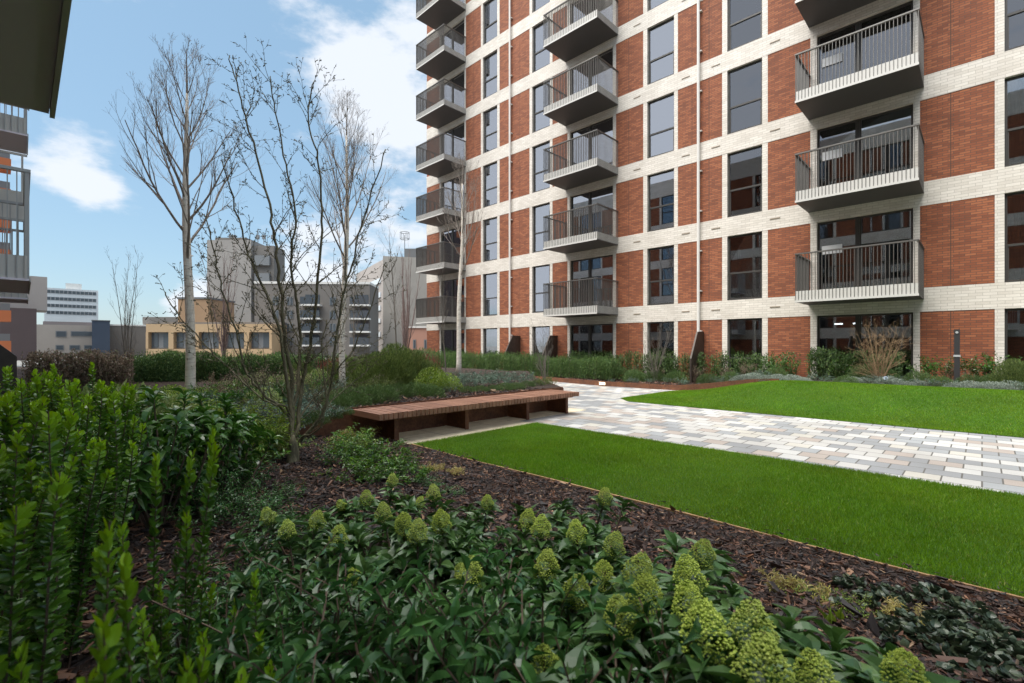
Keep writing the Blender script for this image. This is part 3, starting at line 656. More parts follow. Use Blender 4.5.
o = strip([(-6.955, -1.3, .50), (-6.955, 8.78, .50)], .5, .012, 'planter_wall', 'corten'); tag(o, 'rusty steel planter wall running behind and left of the slatted bench', 'planter wall')
o = strip([(-6.95, 8.80, .48), (-12.9, 14.2, .30), (-31, 14.25, .30)], .3, .012, 'planter_edging', 'corten'); tag(o, 'low rusty steel edge along the far side of the raised planting behind the bench', 'planter edging')
o = strip([(u, bed_edge(u)-.01, .17 + .33*float(sm((u+7.4)/3.2)) ) for u in np.arange(-29, -3.9, .4)], .17, .014, 'bed_edging', 'corten'); tag(o, 'low rusty steel edging of the bed in front of the brick block', 'bed edging')
b = MB(); b.box(-.12, .12, -.03, 0, .02, .105); b.box(-.13, .13, -.034, -.0301, .105, .115); o = b.build('recessed_light', M['lamp_warm'], None, loc=(-9.84, 14.735, .025)); o.rotation_euler[2] = -.02
tag(o, 'small lit rectangular step light set in the rusty bed edging', 'light')

# bench: hardwood slats on rusty steel fins
bench = empty('bench', (-6.5, 6.0, 0), 0, 'long hardwood slatted bench on rusty steel fins in front of the planter wall', 'bench')
bx0, bx1, by0, by1 = -6.93+6.5, -6.12+6.5, 3.55-6, 8.30-6
b = MB(); n = 60; p = (by1-by0)/n; rr = random.Random(3)
for i in range(n):
    y = by0+i*p; e = rr.uniform(-.003, .003); b.box(bx0+e, bx1+e, y+.009, y+p-.009, .388, .475 + rr.uniform(-.002, .002))
b.build('seat', M['wood'], bench)
b = MB(); b.box(bx0+.02, bx0+.05, by0+.1, by1-.1, .36, .384); b.box(bx1-.15, bx1-.10, by0+.1, by1-.1, .36, .384); b.build('seat_rail', M['corten'], bench)
for y in (4.02, 5.42, 6.98, 8.22):
    b = MB(); b.prism([(bx0-.02, 0), (bx1-.27, 0), (bx1-.27, .37), (bx0-.02, .37)], 'y', y-6-.006, y-6+.006)
    b.box(bx1-.268, bx1-.256, y-6-.06, y-6+.02, .0, .355); b.build('leg', M['corten'], bench)

# slim post light and spotlight by the wall
o = empty('post_light', at_y(957, 370, 16.9)[:2] + (.38,), 0, 'slim dark post light with a pale ring standing against the red brick wall', 'post light')
b = MB(); b.box(-.055, .055, -.055, .055, 0, 1.5); b.build('post', M['black'], o); b = MB(); b.box(-.068, .068, -.068, .068, .79, .84); b.build('ring', M['band_grey'], o)
b = MB(); b.tube([(0, -.05, 1.42), (0, -.075, 1.42)], .03, 12); b.build('lens', M['band_grey'], o)
p_ = at_y(886, 377, 15.75); o = empty('garden_spotlight', (p_[0], p_[1], .45), 0, 'small spike spotlight with bluish lens at the foot of the brown bare shrub', 'spotlight')
b = MB(); b.tube([(0, 0, -.1), (0, 0, .1)], .015, 6); b.tube([(0, .09, .10), (0, -.06, .16)], .06, 12); b.build('housing', M['black'], o)
b = MB(); b.tube([(0, -.061, .161), (0, -.066, .163)], .052, 12); b.build('lens', M['blue_lens'], o)
# ------------------------------------------------------------------ vegetation: leaves, stems, twigs
# leaf templates: columns = (along, across, lift) ; faces
def leaf_tpl(st, lift=.10, fold=.12, droop=.15):
    """pointed leaf with folded midrib; st = widths at stations"""
    V = [(0, 0, 0)]; n = len(st); F4 = []; F3 = []
    for i, w_ in enumerate(st):
        a = (i+1)/(n+1); z = lift*math.sin(a*math.pi) - droop*a*a
        V += [(a, -w_/2, z+fold*w_), (a, 0, z), (a, w_/2, z+fold*w_)]
    V.append((1, 0, -droop)); T = len(V)-1
    F3 += [(0, 2, 1), (0, 3, 2)]
    for i in range(n-1):
        p = 1+3*i; F4 += [(p, p+1, p+4, p+3), (p+1, p+2, p+5, p+4)]
    p = 1+3*(n-1); F3 += [(p, p+1, T), (p+1, p+2, T)]
    return np.array(V), [np.array(F4)] if not F3 else ([np.array(F4), np.array(F3)] if F4 else [np.array(F3)])
TPL = dict(skim=leaf_tpl([.5, .92, .95, .5], .12, .14, .22), euo=leaf_tpl([.6, .95, .95, .6], -.06, .16, -.10), sar=leaf_tpl([.8, .95, .4], .06, .16, .3),
           lo=leaf_tpl([1.0], .08, .15, .2), needle=leaf_tpl([.9], .02, .05, .05))
def leaves(mb, tpl, P, D, Nn, ln, wd, tint=0.0):
    V0, F0 = TPL[tpl]; P = np.asarray(P); n = len(P)
    if n == 0: return
    D = D/np.linalg.norm(D, axis=1, keepdims=True); S = np.cross(D, Nn); S /= (np.linalg.norm(S, axis=1, keepdims=True)+1e-9); U = np.cross(S, D)
    ln = np.broadcast_to(ln, (n,)); wd = np.broadcast_to(wd, (n,))
    V = P[:, None, :] + V0[None, :, 0:1]*ln[:, None, None]*D[:, None, :] + V0[None, :, 1:2]*wd[:, None, None]*S[:, None, :] + V0[None, :, 2:3]*ln[:, None, None]*U[:, None, :]
    off = (np.arange(n)*len(V0))
    tn = np.repeat(np.broadcast_to(tint, (n,)), len(V0))
    mb.add(V.reshape(-1, 3), [(f[None]+off[:, None, None]).reshape(-1, f.shape[1]) for f in F0], tn)
def unit(v): return v/(np.linalg.norm(v, axis=-1, keepdims=True)+1e-9)
def stem_path(rg, p0, d, L_, n=8, wob=.12, up=.0):
    P = [np.array(p0, float)]; d = np.array(d, float); d /= np.linalg.norm(d)
    for i in range(n):
        d = d + rg.normal(0, wob, 3)*[1, 1, .5] + [0, 0, up]; d /= np.linalg.norm(d); P.append(P[-1]+d*L_/n)
    return np.array(P)
def along(P, s):
    """points and tangents at fractions s of a polyline"""
    m = len(P)-1; f = np.clip(np.asarray(s), 0, .9999)*m; i = f.astype(int); u = (f-i)[:, None]
    return P[i]*(1-u)+P[i+1]*u, unit(P[i+1]-P[i])
UP = np.array([0, 0, 1.0])
def perp_frame(T):
    A = np.cross(T, np.array([.13, .97, .21])); A = unit(A); return A, np.cross(T, A)

def plant_euonymus(rg, nst=7, H=.85, rad=.16):
    lf, st = MB(), MB()
    for s in range(nst):
        a = rg.uniform(0, 6.28); r = rad*math.sqrt(rg.random()); h = H*rg.uniform(.72, 1.0)
        P = stem_path(rg, (r*math.cos(a), r*math.sin(a), 0), (.25*math.cos(a)*r/rad, .25*math.sin(a)*r/rad, 1), h, 8, .05, .04)
        st.tube(P, np.linspace(.005, .0022, len(P)), 4)
        n = int(h/.0105); k = np.arange(n); s_ = .12+.87*k/n; Q, T = along(P, s_); A, B = perp_frame(T)
        for side in (0, 1):
            th = k*1.5708 + side*math.pi + rg.normal(0, .25, n); O = A*np.cos(th)[:, None]+B*np.sin(th)[:, None]
            el = rg.normal(.30, .22, n) + 1.1*np.clip((s_-.9)/.1, 0, 1); D = O + T*el[:, None]
            size = rg.uniform(.024, .037, n)*(1-.25*np.clip((s_-.93)/.07, 0, 1))
            tint = np.clip((s_-.86)/.13, 0, 1)**1.2*rg.uniform(.7, 1) + .10*rg.random(n)**2
            leaves(lf, 'euo', Q, D, T+O*.3+rg.normal(0, .25, (n, 3)), size, size*.72, tint)
    return lf, st
def plant_skimmia(rg, nst=8, H=.42, rad=.20, leafl=.10, heads=True):
    lf, st, tips = MB(), MB(), []
    for s in range(nst):
        a = rg.uniform(0, 6.28) if s else 0; r = rad*(.25+.75*math.sqrt(rg.random())) if s else 0; h = H*(rg.uniform(.7, 1.02) if s else 1.12)
        P = stem_path(rg, (r*.3*math.cos(a), r*.3*math.sin(a), 0), (r*1.4*math.cos(a), r*1.4*math.sin(a), H), h, 6, .08, .05)
        st.tube(P, np.linspace(.007, .004, len(P)), 5)
        n = 22; k = np.arange(n); s_ = np.concatenate([rg.uniform(.35, .8, n-12), .86+.13*np.arange(12)/12]); Q, T = along(P, s_); A, B = perp_frame(T)
        th = k*2.399 + rg.normal(0, .2, n); O = A*np.cos(th)[:, None]+B*np.sin(th)[:, None]
        el = rg.normal(.35, .25, n) + np.linspace(-.25, .35, n); D = O + T*el[:, None]
        size = leafl*rg.uniform(.65, 1.12, n); leaves(lf, 'skim', Q, D, T+O*.15+rg.normal(0, .15, (n, 3)), size, size*.42, rg.uniform(0, .35, n)**2)
        tips.append((P[-1], unit(P[-1]-P[-2])))
    return lf, st, tips
def head_mesh(rg, r=.034, h=.085, nb=420):
    b = MB(); k = np.arange(nb); u = (k+.5)/nb; z = u; prof = np.sqrt(np.clip(np.sin(np.pi*(z*.80+.16)), 0, 1))*(1-.45*z)
    th = k*2.399963; lump = 1+.16*np.sin(th*3+z*9)+rg.normal(0, .06, nb); rr = r*prof*lump*1.15
    C = np.stack([rr*np.cos(th), rr*np.sin(th), z*h+rg.normal(0, .0015, nb)], 1)
    o = np.array([(1,0,0),(-1,0,0),(0,1,0),(0,-1,0),(0,0,1),(0,0,-1)], float); f = np.array([(0,2,4),(2,1,4),(1,3,4),(3,0,4),(2,0,5),(1,2,5),(3,1,5),(0,3,5)])
    R_ = rg.uniform(.0020, .0034, nb); V = C[:, None, :]+o[None]*R_[:, None, None]
    b.add(V.reshape(-1, 3), [(f[None]+(k*6)[:, None, None]).reshape(-1, 3)])
    n2 = 60; k = np.arange(n2); th = k*2.4; z = rg.random(n2)
    for i in range(0, n2, 4): b.tube([(0, 0, z[i]*h*.8), (r*.9*math.cos(th[i])*math.sqrt(max(.1, math.sin(math.pi*(z[i]*.8+.16)))), r*.9*math.sin(th[i]), z[i]*h*.85)], .0010, 3, cap=False)
    return b
def plant_sarco(rg, nst=12, H=.42, rad=.20, leafl=.048, wr=.36, tpl='sar', every=.017, gloss=None, spread=1.0):
    lf, st = MB(), MB()
    for s in range(nst):
        a = rg.uniform(0, 6.28); r = rad*math.sqrt(rg.random()); h = H*rg.uniform(.6, 1.05)
        P = stem_path(rg, (r*.5*math.cos(a), r*.5*math.sin(a), 0), (spread*r*1.1*math.cos(a), spread*r*1.1*math.sin(a), H*.9), h, 7, .10, .02)
        st.tube(P, np.linspace(.004, .0018, len(P)), 4)
        n = max(6, int(h*.85/every)); k = np.arange(n); s_ = .2+.8*(k+.5)/n; Q, T = along(P, s_); A, B = perp_frame(T)
        th = k*2.5 + rg.normal(0, .3, n); O = A*np.cos(th)[:, None]+B*np.sin(th)[:, None]; D = O + T*rg.normal(.55, .25, n)[:, None]
        size = leafl*rg.uniform(.7, 1.15, n); leaves(lf, tpl, Q, D, T+O*.2+rg.normal(0, .15, (n, 3)), size, size*wr, np.clip((s_-.9)/.1, 0, 1)*.6*rg.random(n))
        # side shoots
        for q in range(3):
            i = rg.integers(n//3, n); Q2 = stem_path(rg, Q[i], O[i]*.8+T[i], h*.3, 4, .1); st.tube(Q2, .0016, 3, cap=False)
            m = 7; P2, T2 = along(Q2, np.linspace(.2, 1, m)); A2, B2 = perp_frame(T2); t2 = np.arange(m)*2.5; O2 = A2*np.cos(t2)[:, None]+B2*np.sin(t2)[:, None]
            sz = leafl*rg.uniform(.6, 1, m); leaves(lf, tpl, P2, O2+T2*.6, T2, sz, sz*wr, .15*rg.random(m))
    return lf, st
def mound(rg, R_=.4, H=.35, n=1400, ln=.04, wr=.3, tpl='lo', tint=.0, upb=.8, rough=.18, lobes=7):
    """rounded leafy clump: leaves through the outer part of a lumpy dome"""
    lf = MB(); u = unit(rg.normal(0, 1, (n, 3))); u[:, 2] = np.abs(u[:, 2])
    Lc = unit(rg.normal(0, 1, (lobes, 3))); Lc[:, 2] = np.abs(Lc[:, 2]); bump_ = np.max(u@Lc.T, axis=1)
    rr = (1-rough*2*(1-bump_))*(1-.45*rg.random(n)**1.7)
    P = u*rr[:, None]*[R_, R_, H]; D = u+rg.normal(0, .45, (n, 3))+UP*upb; sz = ln*rg.uniform(.6, 1.2, n)
    leaves(lf, tpl, P, D, unit(rg.normal(0, 1, (n, 3))+UP), sz, sz*wr, np.clip(tint*rg.random(n)+.0, 0, 1)); return lf
def hedge_mesh(rg, lx, ly, H, n, ln=.05, wr=.25, tpl='lo', shoots=120, up=.8, top=.0):
    lf, st = MB(), MB()
    P = rg.random((n, 3))*[lx, ly, 1]-[lx/2, ly/2, 0]
    hh = H*(1+.09*np.sin(P[:, 0]*2.1+rg.uniform(0, 6))+.06*np.sin(P[:, 0]*6.3)+.05*np.sin(P[:, 0]*13+P[:, 1]*9)); P[:, 2] = 1-(1-P[:, 2])**1.0
    P[:, 2] *= hh; P[:, 1] += .05*np.sin(P[:, 0]*4+P[:, 2]*3)
    sz = ln*rg.uniform(.6, 1.2, n); leaves(lf, tpl, P, rg.normal(0, .6, (n, 3))+UP*up, unit(rg.normal(0, 1, (n, 3))), sz, sz*wr, 0)
    for s in range(shoots):
        x, y = rg.uniform(-lx/2, lx/2), rg.uniform(-ly/2, ly/2); h = H*rg.uniform(.85, 1.22); Q = stem_path(rg, (x, y, 0), (0, 0, 1), h, 6, .05)
        if s % 3 == 0: st.tube(Q, .004, 3, cap=False)
        m = int(h*34); s_ = rg.uniform(.25, 1, m); P2, T2 = along(Q, s_); O = unit(rg.normal(0, 1, (m, 3))); sz = ln*rg.uniform(.6, 1, m); leaves(lf, tpl, P2, O*.7+T2*.8, T2+O*.2, sz, sz*wr, 0)
    return lf, st
def branch_rec(mb, rg, p0, d, L_, r0, level, maxl, kids, ang, up, sides=(6, 5, 4, 3, 3), wob=.06, ratio=.5, spur=0, buds=None):
    n = (10, 8, 6, 4, 3)[level]; P = stem_path(rg, p0, d, L_, n, wob, up); rr = np.linspace(r0, max(r0*.28, .0012), n+1); mb.tube(P, rr, sides[level], cap=False)
    if spur and level >= 1:
        m = int(L_/spur); Q, T = along(P, rg.uniform(.1, 1, m)); 
        for i in range(m):
            o = unit(rg.normal(0, 1, 3)); e = Q[i]+(o+T[i]*.4)*rg.uniform(.012, .035); mb.tube([Q[i], (Q[i]+e)/2+rg.normal(0, .003, 3), e], [.0035, .0028, .0045], 3)
    if level >= maxl: return P
    k = kids[level]; s_ = np.sort(rg.uniform(.22, .98, k)); Q, T = along(P, s_); A, B = perp_frame(T)
    for i in range(k):
        th = i*2.4+rg.normal(0, .4); o = A[i]*math.cos(th)+B[i]*math.sin(th); an = ang*rg.uniform(.7, 1.3); dd = T[i]*math.cos(an)+o*math.sin(an)
        branch_rec(mb, rg, Q[i], dd, L_*ratio*rg.uniform(.6, 1.15)*(1.15-.5*s_[i]), max(np.interp(s_[i], [0, 1], [r0, r0*.28])*.55, .0011), level+1, maxl, kids, ang, up, sides, wob*1.25, ratio, spur)
    return P

def birch(x, y, z0, H, r0, label, seed, crown_from, spread=.45, nb=18, lean=(0, 0)):
    rg = np.random.default_rng(seed); o = empty('birch_tree', (x, y, z0-.03), 0, label, 'tree', 'white stemmed bare birches')
    n = 16; zz = np.linspace(0, H, n+1); P = np.stack([lean[0]*zz/H + .02*np.sin(zz*1.6+seed), lean[1]*zz/H + .02*np.cos(zz*1.3+seed), zz], 1)
    rr = r0*np.interp(zz/H, [0, .02, .5, .8, 1], [1.35, 1.0, .72, .34, .04]); cut = zz <= H*.90
    b = MB(); b.tube(P[cut], rr[cut], 12); 
    for k in range(9):
        q, t_ = along(P, np.array([rg.uniform(.08, .6)])); a = rg.uniform(0, 6.28); rk = np.interp(q[0][2], zz, rr); e = q[0]+np.array([math.cos(a), math.sin(a), .2])*(rk+.025); b.tube([q[0], e], [rk*.3, rk*.15], 5)
    b.build('trunk', M['birch'], o, smooth=True)
    c = MB(); ct = zz >= H*.86; c.tube(P[ct], rr[ct], 7, cap=False)
    for i in range(nb):
        s = crown_from + (.97-crown_from)*(i/nb)**.85; q, t_ = along(P, np.array([s])); a = i*2.4+rg.normal(0, .3); an = rg.uniform(.5, .85)*(1-.45*(s-crown_from))
        d = np.array([math.cos(a)*math.sin(an), math.sin(a)*math.sin(an), math.cos(an)]); Ln = (H*(1-s))*.58+.30; Ln *= rg.uniform(.75, 1.1)
        branch_rec(c, rg, q[0], d, Ln, np.interp(q[0][2], zz, rr)*.38+.001, 1, 4, (0, 8, 5, 3), .50, (.10*(spread/.45)), wob=.055, ratio=.52)
    c.build('crown', M['birch_branch'], o); return o
b1 = at_z(190, 402, .45); birch(b1[0], b1[1], .45, 6.25, .082, 'nearest white birch left of the multi-stemmed tree, bare crown against blue sky', 5, .40, nb=20, lean=(.12, -.1))
b2 = at_z(342, 392, .45); birch(b2[0], b2[1], .45, 6.4, .068, 'middle white birch right behind the multi-stemmed tree, bare crown against white cloud', 8, .38, nb=22, lean=(.1, .1))
b3 = at_z(458, 376, .45); birch(b3[0], b3[1], .45, 7.4, .085, 'farthest white birch in front of the balconies at the left end of the brick block', 13, .45, nb=16, lean=(.05, .2))

# multi-stemmed mossy tree, stems traced one by one at their own distance
rg = np.random.default_rng(21); MS = (-4.32, 1.66); tz = float(near_h(*MS))
ms = empty('multi_stem_tree', (MS[0], MS[1], tz-.02), 0, 'bare multi-stemmed tree with mossy knobbly branches rising from the bark mulch', 'tree')
stems = [([(293,440),(287,381),(279,329),(268,297),(252,264),(238,215),(222,160)], 4.35, .020),
 ([(291,436),(292,380),(285,342),(281,290),(276,245),(268,200),(252,140),(240,95),(229,55)], 4.45, .022),
 ([(296,440),(303,380),(311,339),(319,274),(322,215),(318,160),(308,120),(314,80)], 4.5, .020),
 ([(298,445),(322,415),(331,380),(337,330),(345,290),(356,250),(368,205),(385,150)], 4.3, .017),
 ([(290,420),(262,392),(244,366),(236,330),(222,290),(214,250),(205,215)], 4.2, .014),
 ([(292,425),(300,350),(297,300),(290,262),(296,220),(286,165),(276,115),(270,75)], 4.65, .018),
 ([(290,412),(268,402),(238,378),(212,352),(184,322),(164,292)], 4.0, .010),
 ([(296,430),(312,400),(352,352),(372,300),(386,262)], 4.6, .011),
 ([(298,440),(318,430),(327,400),(322,360),(326,318)], 4.1, .010)]
tb, cb = MB(), MB()
root_p = np.array([0, 0, 0.0])
for i, (pts, t, r0) in enumerate(stems):
    W = []
    for j, (px, py) in enumerate(pts):
        q = np.array(at_t(px, py, t if j else 4.33)); q = q-np.array([MS[0], MS[1], tz-.02]); W.append(q)
    W = [np.array([rg.normal(0, .015), rg.normal(0, .015), .0])] + W; W = np.array(W)
    # densify with a little waviness
    s_ = np.linspace(0, len(W)-1.001, 5*len(W)); k = s_.astype(int); u = (s_-k)[:, None]
    def cr(k, u):
        p0, p1, p2, p3 = W[np.maximum(k-1, 0)], W[k], W[np.minimum(k+1, len(W)-1)], W[np.minimum(k+2, len(W)-1)]
        return .5*((2*p1)+(-p0+p2)*u+(2*p0-5*p1+4*p2-p3)*u*u+(-p0+3*p1-3*p2+p3)*u**3)
    D_ = cr(k, u)+rg.normal(0, .006, (len(s_), 3)); rr = np.interp(np.linspace(0, 1, len(D_)), [0, .12, .5, 1], [r0*1.3, r0*.95, r0*.60, .0045])
    cb.tube(D_, rr, 7)
    nb = int(np.linalg.norm(np.diff(D_, axis=0), axis=1).sum()*7.5); S2 = np.sort(rg.uniform(.22, .99, nb)); Q, T = along(D_, S2); A, B = perp_frame(T)
    for q in range(nb):
        th = rg.uniform(0, 6.28); o = A[q]*math.cos(th)+B[q]*math.sin(th); an = rg.uniform(.5, 1.0); d = T[q]*math.cos(an)+o*math.sin(an)
        branch_rec(cb, rg, Q[q], d, rg.uniform(.25, .7)*(1.2-.6*S2[q]), max(.0026, np.interp(S2[q], [0, 1], [r0*.4, .002])), 2, 3, (0, 0, 4, 2), .7, .06, wob=.13, ratio=.5, spur=.045)
tb.tube([(0, 0, -.05), (.005, 0, .04), (.0, .01, .12), (.01, 0, .20), (.012, 0, .27)], [.072, .056, .048, .036, .012], 10)
tb.build('trunk', M['moss_bark'], ms, smooth=True); cb.build('crown', M['moss_bark'], ms, smooth=True)

# other bare trees and bare shrubs
def bare_tree(name, x, y, z0, H, label, seed, mat_='twig', nstem=1, ang=.35, r0=.04, kids=(14, 6, 4), up=.12, group=None, cat='tree', ratio=.38, clear=.15):
    rg = np.random.default_rng(seed); o = empty(name, (x, y, z0-.02), 0, label, cat, group); b = MB(); tk = MB()
    for s in range(nstem):
        a = rg.uniform(0, 6.28); sp = 0 if nstem == 1 else rg.uniform(.05, ang)
        d = (math.cos(a)*math.sin(sp), math.sin(a)*math.sin(sp), math.cos(sp)); h = H*rg.uniform(.75, 1.0) if nstem > 1 else H
        n = 10; P = stem_path(rg, (rg.normal(0, .02)*(nstem > 1), rg.normal(0, .02)*(nstem > 1), 0), d, h, n, .03, .03); tk.tube(P, np.linspace(r0, r0*.12, n+1), 6, cap=False)
        k = kids[0]; S2 = np.linspace(clear, .97, k); Q, T = along(P, S2); A, B = perp_frame(T)
        for i in range(k):
            th = i*2.4+rg.normal(0, .3); oo = A[i]*math.cos(th)+B[i]*math.sin(th); an = ang*rg.uniform(.8, 1.3)+.15
            branch_rec(b, rg, Q[i], T[i]*math.cos(an)+oo*math.sin(an), h*ratio*rg.uniform(.7, 1.1)*(1.1-.7*S2[i]), max(r0*.35*(1-S2[i]*.7), .003), 2, 4 if len(kids) > 2 and kids[2] else 3, (0, 0, kids[1], kids[2] if len(kids) > 2 else 0), .5, up, wob=.08, ratio=.5)
    tk.build('trunk', M[mat_], o); b.build('crown', M[mat_], o); return o
def place_t(px, t): a = (px-512)/F; return t*(CC*a-SS), t*(SS*a+CC)
for (px, t, ytop, label, seed, mt, ang, r0, ns) in (
    (126, 12.5, 252, 'slender bare small tree with many upright twigs above the copper coloured hedge', 31, 'grey_twig', .30, .018, 5),
    (224, 30, 236, 'narrow columnar bare tree in front of the grey tower block', 33, 'mauve_twig', .12, .05, 7),
    (405, 30, 246, 'narrow columnar bare tree of purplish twigs in front of the concrete office', 35, 'mauve_twig', .13, .05, 7),
    (397, 17, 238, 'thin upright bare young tree between the middle and far birches', 37, 'grey_twig', .35, .035, 1),
    (354, 20, 262, 'thin bare young tree just right of the middle birch', 39, 'grey_twig', .40, .035, 1),
    (446, 17.5, 262, 'thin bare young tree just left of the far birch', 41, 'grey_twig', .30, .030, 1)):
    x, y = place_t(px, t); h = (HZ-ytop)/F*t+EYE
    bare_tree('bare_tree', x, y, .1, h, label, seed, mt, ns, ang, r0, (18, 5, 3) if ns == 1 else (12, 5, 2), .14, ratio=.30 if ns == 1 else .22, clear=.3 if ns == 1 else .1)
x, y = place_t(545, 15.8); bare_tree('bare_shrub', x, y, .2, 2.15, 'grey bare shrub in front of the leaf lamp window behind the clipped hedge', 51, 'grey_twig', 9, .42, .012, (7, 4, 2), .06, None, 'shrub', .35)
p_ = at_y(655, 370, 16.2); bare_tree('bare_shrub', p_[0], p_[1], .2, 2.4, 'grey bare shrub between the two drainpipes left of the grass mound', 53, 'grey_twig', 10, .42, .013, (8, 4, 2), .06, None, 'shrub', .34)
p_ = at_y(880, 370, 16.1); bare_tree('bare_shrub', p_[0], p_[1], .42, 1.75, 'bushy tan bare shrub in front of the ground floor door below the right-hand balcony', 55, 'tan_twig', 22, .78, .011, (7, 4, 2), .03, None, 'shrub', .36)

# ---- planting. Each kind is built a few times, then copied
def mk(kind, root_name, nvar, fn, leafmat, stemmat='twig'):
    out = []
    for v in range(nvar):
        res = fn(np.random.default_rng(hash((kind, 1)) % 1000 + v*17 if False else sum(map(ord, kind))+v*17))
        out.append((kind, root_name, res, leafmat, stemmat))
    return [dict(name=root_name, res=o[2], lm=leafmat, sm=stemmat, root=None) for o in out]
def put(protos, i, x, y, z, rz, sc, label, cat, group):
    p = protos[i % len(protos)]
    if p['root'] is None:
        r = empty(p['name']); res = p['res']
        if isinstance(res, MB): res = (res,)
        res[0].build('foliage', M[p['lm']], r)
        if len(res) > 1 and isinstance(res[1], MB): res[1].build('stems', M[p['sm']], r)
        p['root'] = r; p['tips'] = res[2] if len(res) > 2 else None
        if p['tips'] is not None and p.get('heads'):
            for j in p['heads']:
                tp, td = p['tips'][j]; h = head_protos[j % len(head_protos)]
                if h.users == 0: pass
                ho = bpy.data.objects.new('flower_head', h); col.objects.link(ho); ho.parent = r; ho.location = tuple(tp-td*.004)
                q = Vector((0, 0, 1)).rotation_difference(Vector(td*.6+UP*.6).normalized()); ho.rotation_mode = 'QUATERNION'; ho.rotation_quaternion = q; s = p['hs'][j % len(p['hs'])]; ho.scale = (s, s, s)
        p['res'] = None; r2 = r
    else: r2 = copy_tree(p['root'])
    r2.location = (x, y, z); r2.rotation_euler = (0, 0, rz); r2.scale = (sc, sc, sc) if np.isscalar(sc) else sc
    tag(r2, label, cat, group); return r2

# glossy upright evergreen hedge plants at left
EU = mk('euo', 'upright_euonymus', 5, lambda rg: plant_euonymus(rg, 7, .86, .15), 'euonymus')
rr = random.Random(5); pts = []
def try_pt(x, y, dmin):
    if all((x-a)**2+(y-b)**2 > dmin**2 for a, b in pts): pts.append((x, y)); return True
    return False
lead = [(150,436,.98),(20,528,.60),(72,592,.50),(122,612,.52),(168,585,1.02),(252,592,.86)]
for i, (px, py, t) in enumerate(lead):
    x, y, z = at_t(px, py, t); g = float(near_h(x, y)); pts.append((x, y)); H_ = z-g
    o = put(EU, i, x, y, g-.03, rr.uniform(0, 6.28), 1, '', 'shrub', '')
    s = (H_+.04)/.84; o.scale = (.34+.18*s, .34+.18*s, s)
    tag(o, ['tall fresh tipped euonymus standing highest at the right edge of the glossy hedge', 'blurred euonymus shoots with lime tips at the left edge of the photo', 'blurred close euonymus shoot with pale rounded tip near the bottom left corner', 'blurred close euonymus shoot right of the pale rounded tip',
            'short euonymus column with bright tip beside the bark gap', 'single bright green euonymus spire at the bottom left of the dark glossy shrubs', 'short euonymus behind the single bright spire'][i], 'shrub', 'glossy upright hedge plants')
cnt = 0
for _ in range(4000):
    X = -rr.uniform(.75, 4.6); lim = .19*-X-.33 if X < -1.6 else .13*-X-.17; Y = rr.uniform(-1.0, lim)
    t = -X*SS + Y*CC
    if t < .85: continue
    if not try_pt(X, Y, .17 if X > -3 else .22): continue
    g = float(near_h(X, Y)); a = ((X*CC+Y*SS)/t)*F+512
    if a < -60: continue
    ztop = EYE + (HZ - (395 + 22*math.sin(a*.05) - (25 if t > 1.8 else 0) + (35 if t < 1.2 else 0)))/F*t
    if t > 2.2: ztop = EYE - (.02 + .13*max(0, (a-60)/110))*t*.9
    ztop *= 1; sz = (min(ztop, 1.42)-g)/.84*rr.uniform(.9, 1.05); w_ = max(.62, min(.85, sz))
    put(EU, cnt, X, Y, g-.03, rr.uniform(0, 6.28), (w_, w_, sz), 'glossy upright euonymus among its neighbours in the dense hedge along the left edge', 'shrub', 'glossy upright hedge plants'); cnt += 1
    if cnt > 105: break

# skimmias with cone flower heads
head_protos = []
for i in range(3):
    ho = head_mesh(np.random.default_rng(70+i)).build('flower_head', M['skimmia_head']); head_protos.append(ho.data); bpy.data.objects.remove(ho)
SK = mk('ski', 'skimmia', 5, lambda rg: plant_skimmia(rg, 9, .44, .20, .088), 'skimmia')
for i, p in enumerate(SK): p['heads'] = [[], [0], [0, 2, 5], [0, 3, 5, 7], [0, 1]][i]; p['hs'] = [1.0, .72, .86]
def skim(px, py, ztop, var, sc=1.0, label=None, rz=None):
    r = ray(px, py); t = (ztop-EYE)/r[2]; x, y = r[0]*t, r[1]*t; g = float(near_h(x, y)); hs = ztop-g
    o = put(SK, var, x, y, g-.02, rr.uniform(0, 6.28) if rz is None else rz, 1, label or 'dark leaved skimmia with yellow-green cone flower heads in the front border', 'shrub', 'flowering skimmias in the front border'); 
    if SK[var].get('tips') and var:
        tp = SK[var]['tips'][0][0]; s = max(.5, (hs-.045)/tp[2]); q = min(1.15, s*1.1); a = o.rotation_euler[2]; tx, ty = tp[0]*q, tp[1]*q
        o.location = (x-(tx*math.cos(a)-ty*math.sin(a)), y-(tx*math.sin(a)+ty*math.cos(a)), g-.02); o.scale = (q, q, s)
    else: s = hs/.52*sc; o.scale = (min(1.15, s*1.15),)*2+(s,)
    return o
sk = [(269,505,.86,1),(288,518,.85,1),(316,510,.86,1),(337,526,.86,1),(366,488,.84,1),(392,472,.84,2),(384,502,.87,1),(404,512,.88,1),(418,520,.88,4),(442,510,.88,1),(434,484,.85,1),
      (470,560,.90,1),(487,492,.83,1),(527,510,.87,1),(541,516,.88,2),(546,552,.90,1),(577,520,.89,3),(613,532,.90,1),(575,575,.90,1),(604,560,.90,4),(604,487,.86,1),
      (637,556,.94,1),(645,578,.95,2),(620,600,.92,4),(701,540,.92,1),(691,562,.95,1),(694,590,.97,1),(709,618,1.0,1),(751,615,1.0,1),(762,650,1.0,1),(820,662,.95,1),(905,652,.93,1),(600,520,.84,0),(520,560,.82,0),
      (660,530,.84,0),(740,580,.85,0),(800,640,.86,0),(870,668,.86,0),(560,545,.80,0),(425,545,.80,0)]
